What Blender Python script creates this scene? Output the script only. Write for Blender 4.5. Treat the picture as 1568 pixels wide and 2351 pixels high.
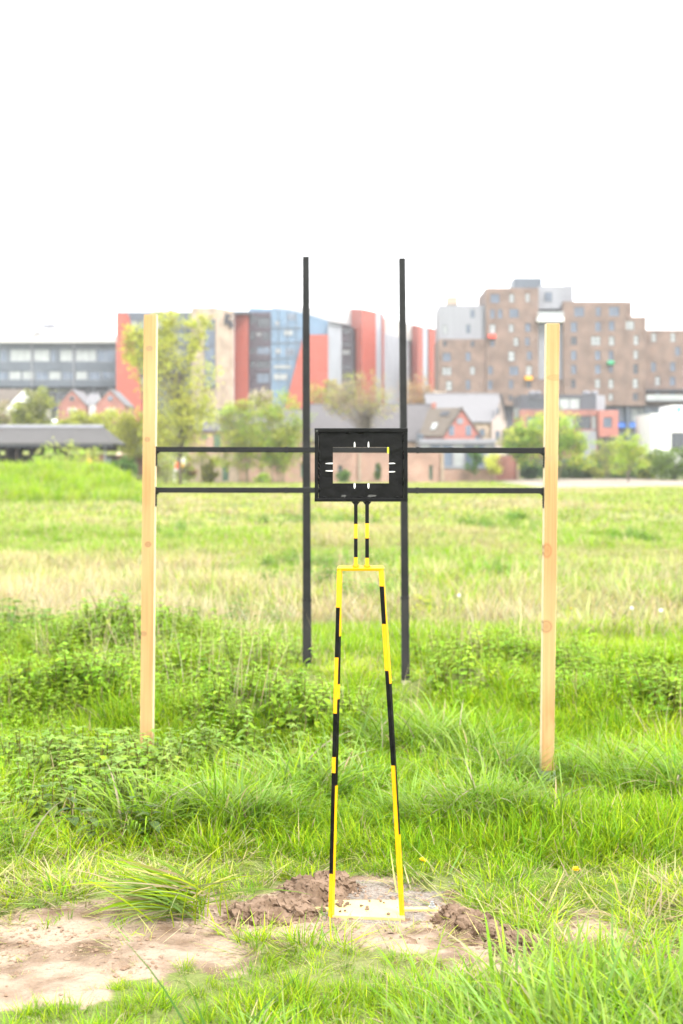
import bpy, bmesh, math, random
import numpy as np
from mathutils import Vector, Matrix
R = math.radians
random.seed(7); rng = np.random.default_rng(11)
S = bpy.context.scene
for o in list(bpy.data.objects): bpy.data.objects.remove(o)

# ---------------------------------------------------------------- camera, sky, sun, exposure
F, CX, YH, CH = 3265.0, 784.0, 1078.0, 1.62        # focal length / principal column / horizon row (1568 px wide photo), eye height
cd = bpy.data.cameras.new('camera'); cam = bpy.data.objects.new('camera', cd); S.collection.objects.link(cam)
cam.location = (0, 0, CH); cam.rotation_euler = (R(90), 0, 0)
cd.sensor_fit = 'VERTICAL'; cd.sensor_height = 36; cd.sensor_width = 24; cd.lens = 50
cd.shift_y = -(2351/2 - YH)/2351; cd.clip_end = 3000; cd.clip_start = 0.05
cd.dof.use_dof = True; cd.dof.focus_distance = 5.15; cd.dof.aperture_fstop = 3.0; cd.dof.aperture_blades = 0
S.camera = cam
W = bpy.data.worlds.new('World'); S.world = W; W.use_nodes = True
nt = W.node_tree; nt.nodes.clear()
sky = nt.nodes.new('ShaderNodeTexSky'); sky.sky_type = 'NISHITA'; sky.sun_disc = False
SUN_EL, SUN_AZ = 50, 148                            # high sun, behind the camera and to the right, through cloud
sky.sun_elevation = R(SUN_EL); sky.sun_rotation = R(SUN_AZ); sky.dust_density = 6; sky.air_density = 1.0
mx = nt.nodes.new('ShaderNodeMix'); mx.data_type = 'RGBA'; mx.inputs[0].default_value = 0.9
mx.inputs[7].default_value = (9.6, 9.7, 9.8, 1)     # closed even cloud cover
bg = nt.nodes.new('ShaderNodeBackground'); bg.inputs[1].default_value = 0.1
wo = nt.nodes.new('ShaderNodeOutputWorld')
nt.links.new(sky.outputs[0], mx.inputs[6]); nt.links.new(mx.outputs[2], bg.inputs[0]); nt.links.new(bg.outputs[0], wo.inputs[0])
sl = bpy.data.lights.new('sun', 'SUN'); sl.energy = 1.4; sl.angle = R(14); sl.color = (1, 0.96, 0.9)
sun = bpy.data.objects.new('sun', sl); S.collection.objects.link(sun)
az = R(SUN_AZ); sd = Vector((math.sin(az)*math.cos(R(SUN_EL)), math.cos(az)*math.cos(R(SUN_EL)), math.sin(R(SUN_EL))))
sun.rotation_euler = sd.to_track_quat('Z', 'Y').to_euler()
S.view_settings.view_transform = 'Standard'; S.view_settings.look = 'None'; S.view_settings.gamma = 1
S.view_settings.exposure = 2.0
S.render.engine = 'CYCLES'
S.cycles.max_bounces = 4; S.cycles.diffuse_bounces = 3; S.cycles.glossy_bounces = 2; S.cycles.transmission_bounces = 3; S.cycles.volume_bounces = 0
S.cycles.use_adaptive_sampling = True; S.cycles.adaptive_threshold = 0.02; S.cycles.caustics_reflective = False; S.cycles.caustics_refractive = False

# ---------------------------------------------------------------- helpers
def P(x, y, z):                                     # a direction in the photo at depth z -> point
    return Vector(((x-CX)/F*z, z, CH+(YH-y)/F*z))
def gz(y, h=0.0): return (CH-h)*F/(y-YH)            # depth of ground of height h seen at row y
def PX(x, z): return (x-CX)/F*z
def PZ(y, z): return CH+(YH-y)/F*z
def zoom(ox, oy, s): return lambda X, Y: ((ox+X/s)/1.74235, (oy+Y/s)/1.74235)
Z1, Z2, Z3 = zoom(0,1200,2.24), zoom(600,1150,2.24), zoom(1200,1150,2.24)
Z4, Z5, Z6, Z7, Z8 = zoom(1700,1080,2.613), zoom(2200,1080,2.947), zoom(1600,1550,2.613), zoom(2000,1550,2.142), zoom(0,1550,2.24)
def link(o): S.collection.objects.link(o); return o
def tag(o, label=None, cat=None, group=None, kind=None):
    for k, v in (('label', label), ('category', cat), ('group', group), ('kind', kind)):
        if v: o[k] = v
    return o
def empty(name, loc, label, cat, group=None):
    o = bpy.data.objects.new(name, None); o.location = loc; link(o); o.empty_display_size = 0.1
    return tag(o, label, cat, group)
class MB:
    def __init__(s): s.v = []; s.f = []; s.m = []
    def add(s, vs, fs, m=0):
        b = len(s.v); s.v += [tuple(v) for v in vs]
        for f in fs: s.f.append(tuple(b+i for i in f)); s.m.append(m)
        return s
    def hexa(s, p, m=0):       # p: 4 bottom ccw, 4 top ccw
        return s.add(p, [(3,2,1,0),(4,5,6,7),(0,1,5,4),(1,2,6,5),(2,3,7,6),(3,0,4,7)], m)
    def box(s, x0, x1, y0, y1, z0, z1, m=0):
        return s.hexa([(x0,y0,z0),(x1,y0,z0),(x1,y1,z0),(x0,y1,z0),(x0,y0,z1),(x1,y0,z1),(x1,y1,z1),(x0,y1,z1)], m)
    def pbox(s, x0, y0, x1, y1, z, d, m=0):   # photo rectangle at depth z, d deep
        a = P(x0, y1, z); b = P(x1, y0, z)
        return s.box(a.x, b.x, z, z+d, a.z, b.z, m)
    def prism(s, foot, zb, zt, m=0):          # foot ccw from above; zt scalar or list
        n = len(foot); zt = zt if isinstance(zt, (list, tuple)) else [zt]*n
        vs = [(x, y, zb) for x, y in foot] + [(foot[i][0], foot[i][1], zt[i]) for i in range(n)]
        fs = [tuple(range(n-1, -1, -1)), tuple(range(n, 2*n))] + [(i, (i+1) % n, n+(i+1) % n, n+i) for i in range(n)]
        return s.add(vs, fs, m)
    def wallpoly(s, pts, y0, y1, m=0):        # polygon in XZ (ccw seen from -Y), extruded y0..y1
        n = len(pts)
        vs = [(x, y0, z) for x, z in pts] + [(x, y1, z) for x, z in pts]
        fs = [tuple(range(n)), tuple(range(2*n-1, n-1, -1))] + [(i, n+i, n+(i+1) % n, (i+1) % n) for i in range(n)]
        return s.add(vs, fs, m)
    def tube(s, pts, rs, n=6, m=0, cap=True):
        pts = [Vector(p) for p in pts]; rings = []; base = len(s.v)
        for i, p in enumerate(pts):
            d = (pts[min(i+1, len(pts)-1)]-pts[max(i-1, 0)]).normalized()
            u = d.cross(Vector((0, 1, 0.13))).normalized(); w = d.cross(u)
            for k in range(n):
                a = 2*math.pi*k/n; s.v.append(tuple(p+(u*math.cos(a)+w*math.sin(a))*rs[i]))
        for i in range(len(pts)-1):
            for k in range(n):
                s.f.append((base+i*n+k, base+i*n+(k+1) % n, base+(i+1)*n+(k+1) % n, base+(i+1)*n+k)); s.m.append(m)
        if cap:
            s.f.append(tuple(base+k for k in range(n-1, -1, -1))); s.m.append(m)
            s.f.append(tuple(base+(len(pts)-1)*n+k for k in range(n))); s.m.append(m)
        return s
    def mesh(s, name, mats, smooth=False, bevel=0, fix=True):
        me = bpy.data.meshes.new(name); me.from_pydata(s.v, [], s.f)
        for m in (mats if isinstance(mats, (list, tuple)) else [mats]): me.materials.append(m)
        if any(s.m): me.polygons.foreach_set('material_index', s.m)
        if fix or bevel:
            bm = bmesh.new(); bm.from_mesh(me)
            if fix: bmesh.ops.recalc_face_normals(bm, faces=bm.faces)
            if bevel: bmesh.ops.bevel(bm, geom=list(bm.edges), offset=bevel, segments=2, profile=0.6, affect='EDGES')
            bm.to_mesh(me); bm.free()
        if smooth: me.polygons.foreach_set('use_smooth', [True]*len(me.polygons))
        me.update(); return me
    def build(s, name, mats, parent=None, **k):
        o = bpy.data.objects.new(name, s.mesh(name, mats, **k)); link(o)
        if parent:
            o.parent = parent
            o.matrix_parent_inverse = Matrix.Translation(parent.location if parent.parent is None else (0, 0, 0)).inverted()
        return o

# ---------------------------------------------------------------- materials
def mat(name, col, rough=0.7, var=0.12, scale=3.0, bump=0.0, spec=0.4, metal=0.0, col2=None, stretch=None, detail=6):
    m = bpy.data.materials.new(name); m.use_nodes = True; n = m.node_tree; b = n.nodes['Principled BSDF']
    b.inputs['Roughness'].default_value = rough; b.inputs['Metallic'].default_value = metal
    b.inputs['Specular IOR Level'].default_value = spec
    tc = n.nodes.new('ShaderNodeTexCoord'); mp = n.nodes.new('ShaderNodeMapping')
    if stretch: mp.inputs['Scale'].default_value = stretch
    no = n.nodes.new('ShaderNodeTexNoise'); no.inputs['Scale'].default_value = scale; no.inputs['Detail'].default_value = detail
    n.links.new(tc.outputs['Object'], mp.inputs[0]); n.links.new(mp.outputs[0], no.inputs[0])
    cr = n.nodes.new('ShaderNodeValToRGB'); c2 = col2 or tuple(min(1, c*(1+var)) for c in col); c1 = col if col2 else tuple(c*(1-var) for c in col)
    cr.color_ramp.elements[0].position = 0.35; cr.color_ramp.elements[1].position = 0.65
    cr.color_ramp.elements[0].color = (*c1, 1); cr.color_ramp.elements[1].color = (*c2, 1)
    n.links.new(no.outputs['Fac'], cr.inputs[0]); n.links.new(cr.outputs[0], b.inputs['Base Color'])
    if bump:
        bp = n.nodes.new('ShaderNodeBump'); bp.inputs['Strength'].default_value = bump; bp.inputs['Distance'].default_value = 0.02
        n.links.new(no.outputs['Fac'], bp.inputs['Height']); n.links.new(bp.outputs[0], b.inputs['Normal'])
    return m
def brickmat(name, c1, c2, mortar, sc=1.0):
    m = bpy.data.materials.new(name); m.use_nodes = True; n = m.node_tree; b = n.nodes['Principled BSDF']; b.inputs['Roughness'].default_value = 0.85
    tc = n.nodes.new('ShaderNodeTexCoord'); sx = n.nodes.new('ShaderNodeSeparateXYZ'); cb = n.nodes.new('ShaderNodeCombineXYZ'); ad = n.nodes.new('ShaderNodeMath')
    n.links.new(tc.outputs['Object'], sx.inputs[0]); n.links.new(sx.outputs[0], ad.inputs[0]); n.links.new(sx.outputs[1], ad.inputs[1])
    n.links.new(ad.outputs[0], cb.inputs[0]); n.links.new(sx.outputs[2], cb.inputs[1])
    br = n.nodes.new('ShaderNodeTexBrick'); br.inputs['Scale'].default_value = sc
    br.inputs['Brick Width'].default_value = 0.225; br.inputs['Row Height'].default_value = 0.075; br.inputs['Mortar Size'].default_value = 0.01
    br.inputs['Color1'].default_value = (*c1, 1); br.inputs['Color2'].default_value = (*c2, 1); br.inputs['Mortar'].default_value = (*mortar, 1)
    n.links.new(cb.outputs[0], br.inputs[0])
    no = n.nodes.new('ShaderNodeTexNoise'); no.inputs['Scale'].default_value = 0.45; no.inputs['Detail'].default_value = 7
    n.links.new(tc.outputs['Object'], no.inputs[0])
    mr = n.nodes.new('ShaderNodeMapRange'); mr.inputs[1].default_value = 0.3; mr.inputs[2].default_value = 0.7; mr.inputs[3].default_value = 0.72; mr.inputs[4].default_value = 1.3
    n.links.new(no.outputs['Fac'], mr.inputs[0])
    mu = n.nodes.new('ShaderNodeVectorMath'); mu.operation = 'SCALE'; n.links.new(br.outputs[0], mu.inputs[0]); n.links.new(mr.outputs[0], mu.inputs['Scale'])
    n.links.new(mu.outputs[0], b.inputs['Base Color']); return m
def leafmat(name, sat=1.0, trans=0.42, gloss=0.12, vary=0.22):
    m = bpy.data.materials.new(name); m.use_nodes = True; n = m.node_tree; b = n.nodes['Principled BSDF']
    at = n.nodes.new('ShaderNodeAttribute'); at.attribute_name = 'Col'
    oi = n.nodes.new('ShaderNodeObjectInfo')
    hs = n.nodes.new('ShaderNodeHueSaturation'); hs.inputs['Saturation'].default_value = sat
    r1 = n.nodes.new('ShaderNodeMapRange'); r1.inputs[3].default_value = 1-vary; r1.inputs[4].default_value = 1+vary
    r2 = n.nodes.new('ShaderNodeMapRange'); r2.inputs[3].default_value = 0.485; r2.inputs[4].default_value = 0.512
    ml = n.nodes.new('ShaderNodeMath'); ml.operation = 'MULTIPLY'; ml.inputs[1].default_value = 7.31
    fr = n.nodes.new('ShaderNodeMath'); fr.operation = 'FRACT'
    n.links.new(oi.outputs['Random'], r1.inputs[0]); n.links.new(oi.outputs['Random'], ml.inputs[0]); n.links.new(ml.outputs[0], fr.inputs[0]); n.links.new(fr.outputs[0], r2.inputs[0])
    n.links.new(at.outputs['Color'], hs.inputs['Color']); n.links.new(r1.outputs[0], hs.inputs['Value']); n.links.new(r2.outputs[0], hs.inputs['Hue'])
    n.links.new(hs.outputs[0], b.inputs['Base Color']); b.inputs['Roughness'].default_value = 0.45; b.inputs['Specular IOR Level'].default_value = gloss
    tr = n.nodes.new('ShaderNodeBsdfTranslucent'); n.links.new(hs.outputs[0], tr.inputs[0])
    mi = n.nodes.new('ShaderNodeMixShader'); mi.inputs[0].default_value = trans
    n.links.new(b.outputs[0], mi.inputs[1]); n.links.new(tr.outputs[0], mi.inputs[2]); n.links.new(mi.outputs[0], n.nodes['Material Output'].inputs[0])
    return m
LEAF = leafmat('leaf'); TLEAF = leafmat('tree_leaf', trans=0.5, gloss=0.08)
DRY = leafmat('dry_leaf', trans=0.25, gloss=0.15)
M = dict(
 black=mat('black_paint', (0.003,0.003,0.0032), 0.38, 0.5, 25, 0.25, 0.13, col2=(0.0055,0.0055,0.0055)),
 rail=mat('black_rail_paint', (0.007,0.007,0.0075), 0.5, 0.4, 9, 0.15, 0.25, col2=(0.012,0.012,0.012)),
 scuff=mat('scuffed_black_paint', (0.009,0.009,0.0095), 0.6, 0.4, 5, 0.1, 0.3, col2=(0.022,0.021,0.021), stretch=(2,2,0.6)),
 yellow=mat('yellow_paint', (0.66,0.33,0.004), 0.25, 0.06, 12, 0.05, 0.5),
 plateyel=mat('pale_yellow_paint', (0.46,0.38,0.15), 0.45, 0.1, 9, 0.05, 0.3),
 white=mat('white_paint', (0.86,0.86,0.85), 0.6, 0.03, 10),
 tape=mat('lime_tape', (0.70,0.80,0.02), 0.4, 0.04, 10),
 zinc=mat('galvanised_steel', (0.45,0.48,0.50), 0.4, 0.15, 18, 0, 0.5, 0.7),
 ubrown=brickmat('brown_brick', (0.112,0.067,0.049), (0.15,0.093,0.07), (0.155,0.13,0.112)),
 redbrick=brickmat('red_brick', (0.22,0.065,0.045), (0.27,0.09,0.065), (0.23,0.17,0.15)),
 oldbrick=brickmat('old_pink_brick', (0.23,0.11,0.078), (0.31,0.18,0.13), (0.33,0.27,0.22)),
 buff=brickmat('buff_brick', (0.29,0.225,0.165), (0.34,0.265,0.195), (0.30,0.25,0.2)),
 barnbrick=brickmat('barn_brick', (0.115,0.042,0.025), (0.155,0.058,0.034), (0.15,0.11,0.08)),
 redclad=mat('orange_red_cladding', (0.30,0.062,0.038), 0.55, 0.06, 0.3, stretch=(1,1,6)),
 blueclad=mat('pale_blue_glass', (0.085,0.15,0.225), 0.25, 0.12, 0.25, spec=0.6),
 glass=mat('dark_glass', (0.02,0.027,0.033), 0.12, 0.3, 0.5, spec=0.7),
 greyglass=mat('blue_grey_glass', (0.08,0.11,0.155), 0.15, 0.25, 0.6, spec=0.6),
 paleglass=mat('pale_blind_glass', (0.27,0.29,0.29), 0.3, 0.12, 0.8, spec=0.5),
 purple=mat('plum_panel', (0.035,0.022,0.033), 0.35, 0.2, 0.4, spec=0.5),
 slategrey=mat('blue_grey_panel', (0.07,0.085,0.105), 0.5, 0.1, 0.3),
 dgrey=mat('charcoal_panel', (0.06,0.063,0.077), 0.55, 0.1, 0.4),
 lgrey=mat('light_grey_panel', (0.19,0.195,0.215), 0.55, 0.06, 0.4, stretch=(4,1,0.3)),
 whitewall=mat('white_render', (0.58,0.58,0.57), 0.7, 0.04, 0.4),
 whitemetal=mat('white_standing_seam_roof', (0.40,0.39,0.38), 0.45, 0.04, 0.3),
 whiteclad=mat('white_glazing', (0.28,0.30,0.34), 0.3, 0.08, 0.5, spec=0.6, stretch=(6,1,0.4)),
 slate=mat('grey_slate', (0.075,0.07,0.072), 0.7, 0.14, 2.0, stretch=(0.6,1,5)),
 paleslate=mat('pale_slate', (0.135,0.133,0.14), 0.55, 0.08, 1.5, stretch=(0.6,1,5)),
 browntile=mat('brown_roof_tile', (0.085,0.07,0.055), 0.8, 0.16, 2.0, stretch=(0.6,1,5)),
 barnroof=mat('dark_sheet_roof', (0.046,0.043,0.041), 0.6, 0.1, 1.0, stretch=(6,1,0.5)),
 trim=mat('dark_trim', (0.03,0.033,0.04), 0.5, 0.2, 2),
 pink=mat('pink_brick_face', (0.30,0.12,0.097), 0.8, 0.12, 1.2),
 cream=mat('cream_stone', (0.28,0.22,0.165), 0.85, 0.15, 1.5),
 greendoor=mat('green_painted_boards', (0.07,0.13,0.085), 0.6, 0.2, 3, stretch=(8,1,0.5)),
 wooddark=mat('dark_timber', (0.05,0.035,0.027), 0.8, 0.3, 3, stretch=(1,1,0.3)),
 bark=mat('bark', (0.15,0.125,0.09), 0.9, 0.3, 6, stretch=(3,3,0.6)),
 greenbark=mat('young_bark', (0.20,0.19,0.10), 0.9, 0.3, 6),
 orange=mat('orange_yellow_board', (0.75,0.42,0.10), 0.6, 0.15, 2),
 redpot=mat('red_balcony', (0.70,0.06,0.03), 0.5, 0.05, 2), yelpot=mat('amber_balcony', (0.72,0.33,0.015), 0.5, 0.05, 2),
 greenpot=mat('green_balcony', (0.02,0.27,0.12), 0.5, 0.05, 2),
 bluesign=mat('blue_panel', (0.03,0.12,0.42), 0.4, 0.1, 1), cyan=mat('cyan_sign', (0.05,0.35,0.75), 0.4, 0.05, 1),
 tyre=mat('tyre', (0.02,0.02,0.02), 0.8), carwhite=mat('car_white', (0.78,0.79,0.80), 0.25, 0.03, 1, spec=0.6),
 stone=mat('pale_boulder', (0.55,0.42,0.34), 0.9, 0.2, 3, 0.3),
 soilclod=mat('crumbly_soil', (0.105,0.068,0.044), 0.95, 0.35, 14, 0.9, 0.1, col2=(0.215,0.150,0.105)),
 drysoil=mat('dry_soil', (0.19,0.128,0.086), 0.95, 0.3, 9, 0.3, 0.1, col2=(0.30,0.22,0.16)),
 gravel=mat('grey_gravel', (0.20,0.175,0.15), 0.9, 0.3, 30, 0.3),
 petal=mat('dandelion_yellow', (0.85,0.62,0.01), 0.6, 0.05), puff=mat('seed_puff', (0.75,0.74,0.70), 0.9, 0.05), stem=mat('flower_stem', (0.17,0.24,0.06), 0.6, 0.1),
)
def woodmat(name, knots):
    m = bpy.data.materials.new(name); m.use_nodes = True; n = m.node_tree; b = n.nodes['Principled BSDF']; L = n.links.new
    b.inputs['Roughness'].default_value = 0.6; b.inputs['Specular IOR Level'].default_value = 0.3
    tc = n.nodes.new('ShaderNodeTexCoord'); pos = tc.outputs['Object']
    def noise(sc, stretch, det=4, dist=0.0):
        mp = n.nodes.new('ShaderNodeMapping'); mp.inputs['Scale'].default_value = stretch; L(pos, mp.inputs[0])
        t = n.nodes.new('ShaderNodeTexNoise'); t.inputs['Scale'].default_value = sc; t.inputs['Detail'].default_value = det; t.inputs['Distortion'].default_value = dist
        L(mp.outputs[0], t.inputs[0]); return t.outputs['Fac']
    grain = noise(95, (1, 1, 0.018), 3, 0.6); broad = noise(5, (1.5, 1.5, 0.35), 5); stain = noise(9, (1, 1, 0.5), 3)
    cr = n.nodes.new('ShaderNodeValToRGB'); cr.color_ramp.elements[0].color = (0.345,0.20,0.078,1); cr.color_ramp.elements[1].color = (0.435,0.28,0.125,1)
    cr.color_ramp.elements[0].position = 0.3; cr.color_ramp.elements[1].position = 0.7; L(broad, cr.inputs[0])
    g = n.nodes.new('ShaderNodeMapRange'); g.inputs[1].default_value = 0.35; g.inputs[2].default_value = 0.65; g.inputs[3].default_value = 0.86; g.inputs[4].default_value = 1.08; L(grain, g.inputs[0])
    sc = n.nodes.new('ShaderNodeVectorMath'); sc.operation = 'SCALE'; L(cr.outputs[0], sc.inputs[0]); L(g.outputs[0], sc.inputs['Scale'])
    cur = sc.outputs[0]
    def mix(fac, colr, cur):
        x = n.nodes.new('ShaderNodeMix'); x.data_type = 'RGBA'; L(fac, x.inputs[0]); L(cur, x.inputs[6]); x.inputs[7].default_value = (*colr, 1); return x.outputs[2]
    st = n.nodes.new('ShaderNodeMapRange'); st.inputs[1].default_value = 0.62; st.inputs[2].default_value = 0.75; st.inputs[4].default_value = 0.35; L(stain, st.inputs[0])
    cur = mix(st.outputs[0], (0.38,0.32,0.15), cur)
    # paler colour on the faces turned along X
    ge = n.nodes.new('ShaderNodeNewGeometry'); vt = n.nodes.new('ShaderNodeVectorTransform'); vt.vector_type = 'NORMAL'; vt.convert_from = 'WORLD'; vt.convert_to = 'OBJECT'
    L(ge.outputs['True Normal'], vt.inputs[0]); sx = n.nodes.new('ShaderNodeSeparateXYZ'); L(vt.outputs[0], sx.inputs[0])
    ab = n.nodes.new('ShaderNodeMath'); ab.operation = 'ABSOLUTE'; L(sx.outputs[0], ab.inputs[0])
    sm = n.nodes.new('ShaderNodeMapRange'); sm.inputs[1].default_value = 0.3; sm.inputs[2].default_value = 0.8; sm.inputs[4].default_value = 0.8; L(ab.outputs[0], sm.inputs[0])
    cur = mix(sm.outputs[0], (0.70,0.56,0.37), cur)
    for (kx, kz, rx, rz, c) in knots:
        mp = n.nodes.new('ShaderNodeMapping'); rx, rz = rx*1.3, rz*1.3; mp.inputs['Location'].default_value = (-kx/rx, 0, -kz/rz); mp.inputs['Scale'].default_value = (1/rx, 0, 1/rz); L(pos, mp.inputs[0])
        ln = n.nodes.new('ShaderNodeVectorMath'); ln.operation = 'LENGTH'; L(mp.outputs[0], ln.inputs[0])
        c = tuple(q*.55 for q in c); r = n.nodes.new('ShaderNodeValToRGB'); e = r.color_ramp.elements
        e[0].position = 0; e[0].color = (.7,.7,.7,1); e[1].position = 0.55; e[1].color = (0.4,.4,.4,1)
        for p_, v_ in ((0.66, .95), (0.85, .35), (1.0, 0)):
            q = e.new(p_); q.color = (v_, v_, v_, 1)
        L(ln.outputs['Value'], r.inputs[0]); cur = mix(r.outputs[0], c, cur)
    L(cur, b.inputs['Base Color'])
    bp = n.nodes.new('ShaderNodeBump'); bp.inputs['Strength'].default_value = 0.2; bp.inputs['Distance'].default_value = 0.004; L(grain, bp.inputs['Height']); L(bp.outputs[0], b.inputs['Normal'])
    return m

# ---------------------------------------------------------------- terrain
def sm(t): t = np.clip(t, 0, 1); return t*t*(3-2*t)
_h = rng.random((256, 256))
def vnoise(x, y):
    x = np.asarray(x, float); y = np.asarray(y, float); xi = np.floor(x).astype(int); yi = np.floor(y).astype(int); fx = sm(x-xi); fy = sm(y-yi)
    g = lambda a, b: _h[a % 256, b % 256]
    return (g(xi, yi)*(1-fx)+g(xi+1, yi)*fx)*(1-fy)+(g(xi, yi+1)*(1-fx)+g(xi+1, yi+1)*fx)*fy
def fbm(x, y, o=4):
    s = 0; a = 0.5
    for i in range(o): s = s+a*vnoise(x*2**i+17*i, y*2**i+31*i); a *= 0.5
    return s
def inpoly(x, y, poly):
    c = np.zeros(x.shape, bool); n = len(poly)
    for i in range(n):
        (x0, y0), (x1, y1) = poly[i], poly[(i+1) % n]
        k = ((y0 > y) != (y1 > y)) & (x < (x1-x0)*(y-y0)/(y1-y0+1e-12)+x0); c ^= k
    return c
def G(px, py): z = gz(py); return (PX(px, z), z)
SOIL = [[G(*q) for q in p] for p in (
 [(-260,2145),(60,2105),(150,2070),(330,2058),(470,2050),(570,2050),(570,2130),(520,2180),(430,2215),(330,2250),(180,2300),(60,2330),(-260,2345)],
 [(530,2065),(690,2030),(800,2012),(905,2014),(1010,2045),(1110,2105),(1175,2150),(1160,2190),(960,2185),(760,2190),(600,2180),(500,2130)],
 [(1225,2122),(1330,2106),(1440,2140),(1500,2185),(1560,2215),(1430,2185),(1300,2155)],
 [(1000,2205),(1100,2178),(1215,2185),(1190,2222),(1050,2245)],
 [(430,2215),(520,2180),(620,2200),(600,2235),(470,2262)])]
def soilmask(x, y):
    wx = x+(vnoise(x*9, y*9)-.5)*.16+(vnoise(x*31, y*31)-.5)*.05; wy = y+(vnoise(x*9+50, y*9)-.5)*.2+(vnoise(x*31, y*31+9)-.5)*.06
    r = np.zeros(np.shape(x), bool)
    for p in SOIL: r |= inpoly(wx, wy, p)
    return r
def gravmask(x, y):
    c = G(850, 2068); return ((x-c[0]+(vnoise(x*14, y*14)-.5)*.1)/0.27)**2+((y-c[1])/0.26+(vnoise(x*12, y*12+7)-.5)*.3)**2 < 1
MOUNDS = [(-1.75, 9.3, .7, 0.45, 0.208), (-0.65, 8.7, .6, .35, 0.221), (-1.1, 10.6, .6, .4, 0.195), (-1.9, 12.2, .9, .6, 0.260), (0.85, 9.9, .45, .35, 0.234), (1.95, 9.3, .7, .5, 0.182), (2.4, 10.6, .6, .4, 0.182), (-.25, 10.4, .5, .35, 0.130), (1.5, 11.4, .6, .4, 0.156),
          (-0.5, 6.35, .5, .25, 0.050), (0.9, 6.4, .6, .3, 0.050), (-2.2, 7.2, .9, .6, 0.080)]
def height(x, y):
    x = np.asarray(x, float); y = np.asarray(y, float)
    h = (fbm(x*.9, y*.9)-.47)*.10*sm((y-5.6)/2)*(1-sm((y-40)/30)) + (fbm(x*.12+5, y*.12)-.47)*.35*sm((y-12)/10)*(1-sm((y-60)/40))
    pad = np.exp(-((x-.09)/.48)**4-((y-5.24)/.24)**4)
    h = h + ((fbm(x*6, y*6, 3)-.44)*.035+(fbm(x*2.2+8, y*2.2, 2)-.37)*.05+(fbm(x*19, y*19, 3)-.44)*.022+np.abs(vnoise(x*11+3, y*11)-.5)*.022)*(1-sm((y-6)/2))*(1-pad)-.004*pad
    for (mx_, my, rx, ry, hh) in MOUNDS: h = h+hh*np.exp(-((x-mx_)/rx)**2-((y-my)/ry)**2)
    bank = sm((-x-0.135*y)/(0.035*y+.1))*sm((y-66)/28)
    h = h+1.5*bank+7.5*sm((y-140)/90)*sm((-x-17)/9)
    h = h+0.45*sm((y-128)/50)*sm((x-13)/7)
    return h
def axis(segs):
    out = []
    for a, b, n in segs: out += list(np.linspace(a, b, n, endpoint=False))
    return np.array(out+[segs[-1][1]])
gx = axis([(-900,-120,8),(-120,-30,22),(-30,-6,28),(-6,-2.2,24),(-2.2,2.2,210),(2.2,6,24),(6,30,28),(30,120,22),(120,900,8)])
gy = axis([(-30,2.5,8),(2.5,4,20),(4,6.0,110),(6.0,6.6,12),(6.6,14,60),(14,40,50),(40,240,90),(240,1200,14)])
XX, YY = np.meshgrid(gx, gy); HH = height(XX, YY)
nx, ny = len(gx), len(gy)
idx = np.arange(nx*ny).reshape(ny, nx)
faces = np.stack([idx[:-1,:-1], idx[:-1,1:], idx[1:,1:], idx[1:,:-1]], -1).reshape(-1, 4)
me = bpy.data.meshes.new('ground'); me.from_pydata(np.stack([XX, YY, HH], -1).reshape(-1, 3).tolist(), [], faces.tolist())
so = soilmask(XX, YY).astype(float).ravel(); gr = gravmask(XX, YY).astype(float).ravel()
pth = (sm((XX-17.5)/1.5)*sm((YY-118-0.9*(XX-18))/4)*(1-sm((YY-176)/5))*sm((43-XX)/3)).ravel()
pth = np.maximum(pth, (inpoly(XX, YY, [(PX(236,120), 118), (PX(262,104), 104), (PX(284,106), 106), (PX(262,121), 121)])).astype(float).ravel())
ca = me.color_attributes.new('mask', 'FLOAT_COLOR', 'POINT')
ca.data.foreach_set('color', np.stack([so, gr, pth, np.ones_like(so)], -1).ravel())
me.polygons.foreach_set('use_smooth', [True]*len(me.polygons))
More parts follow.
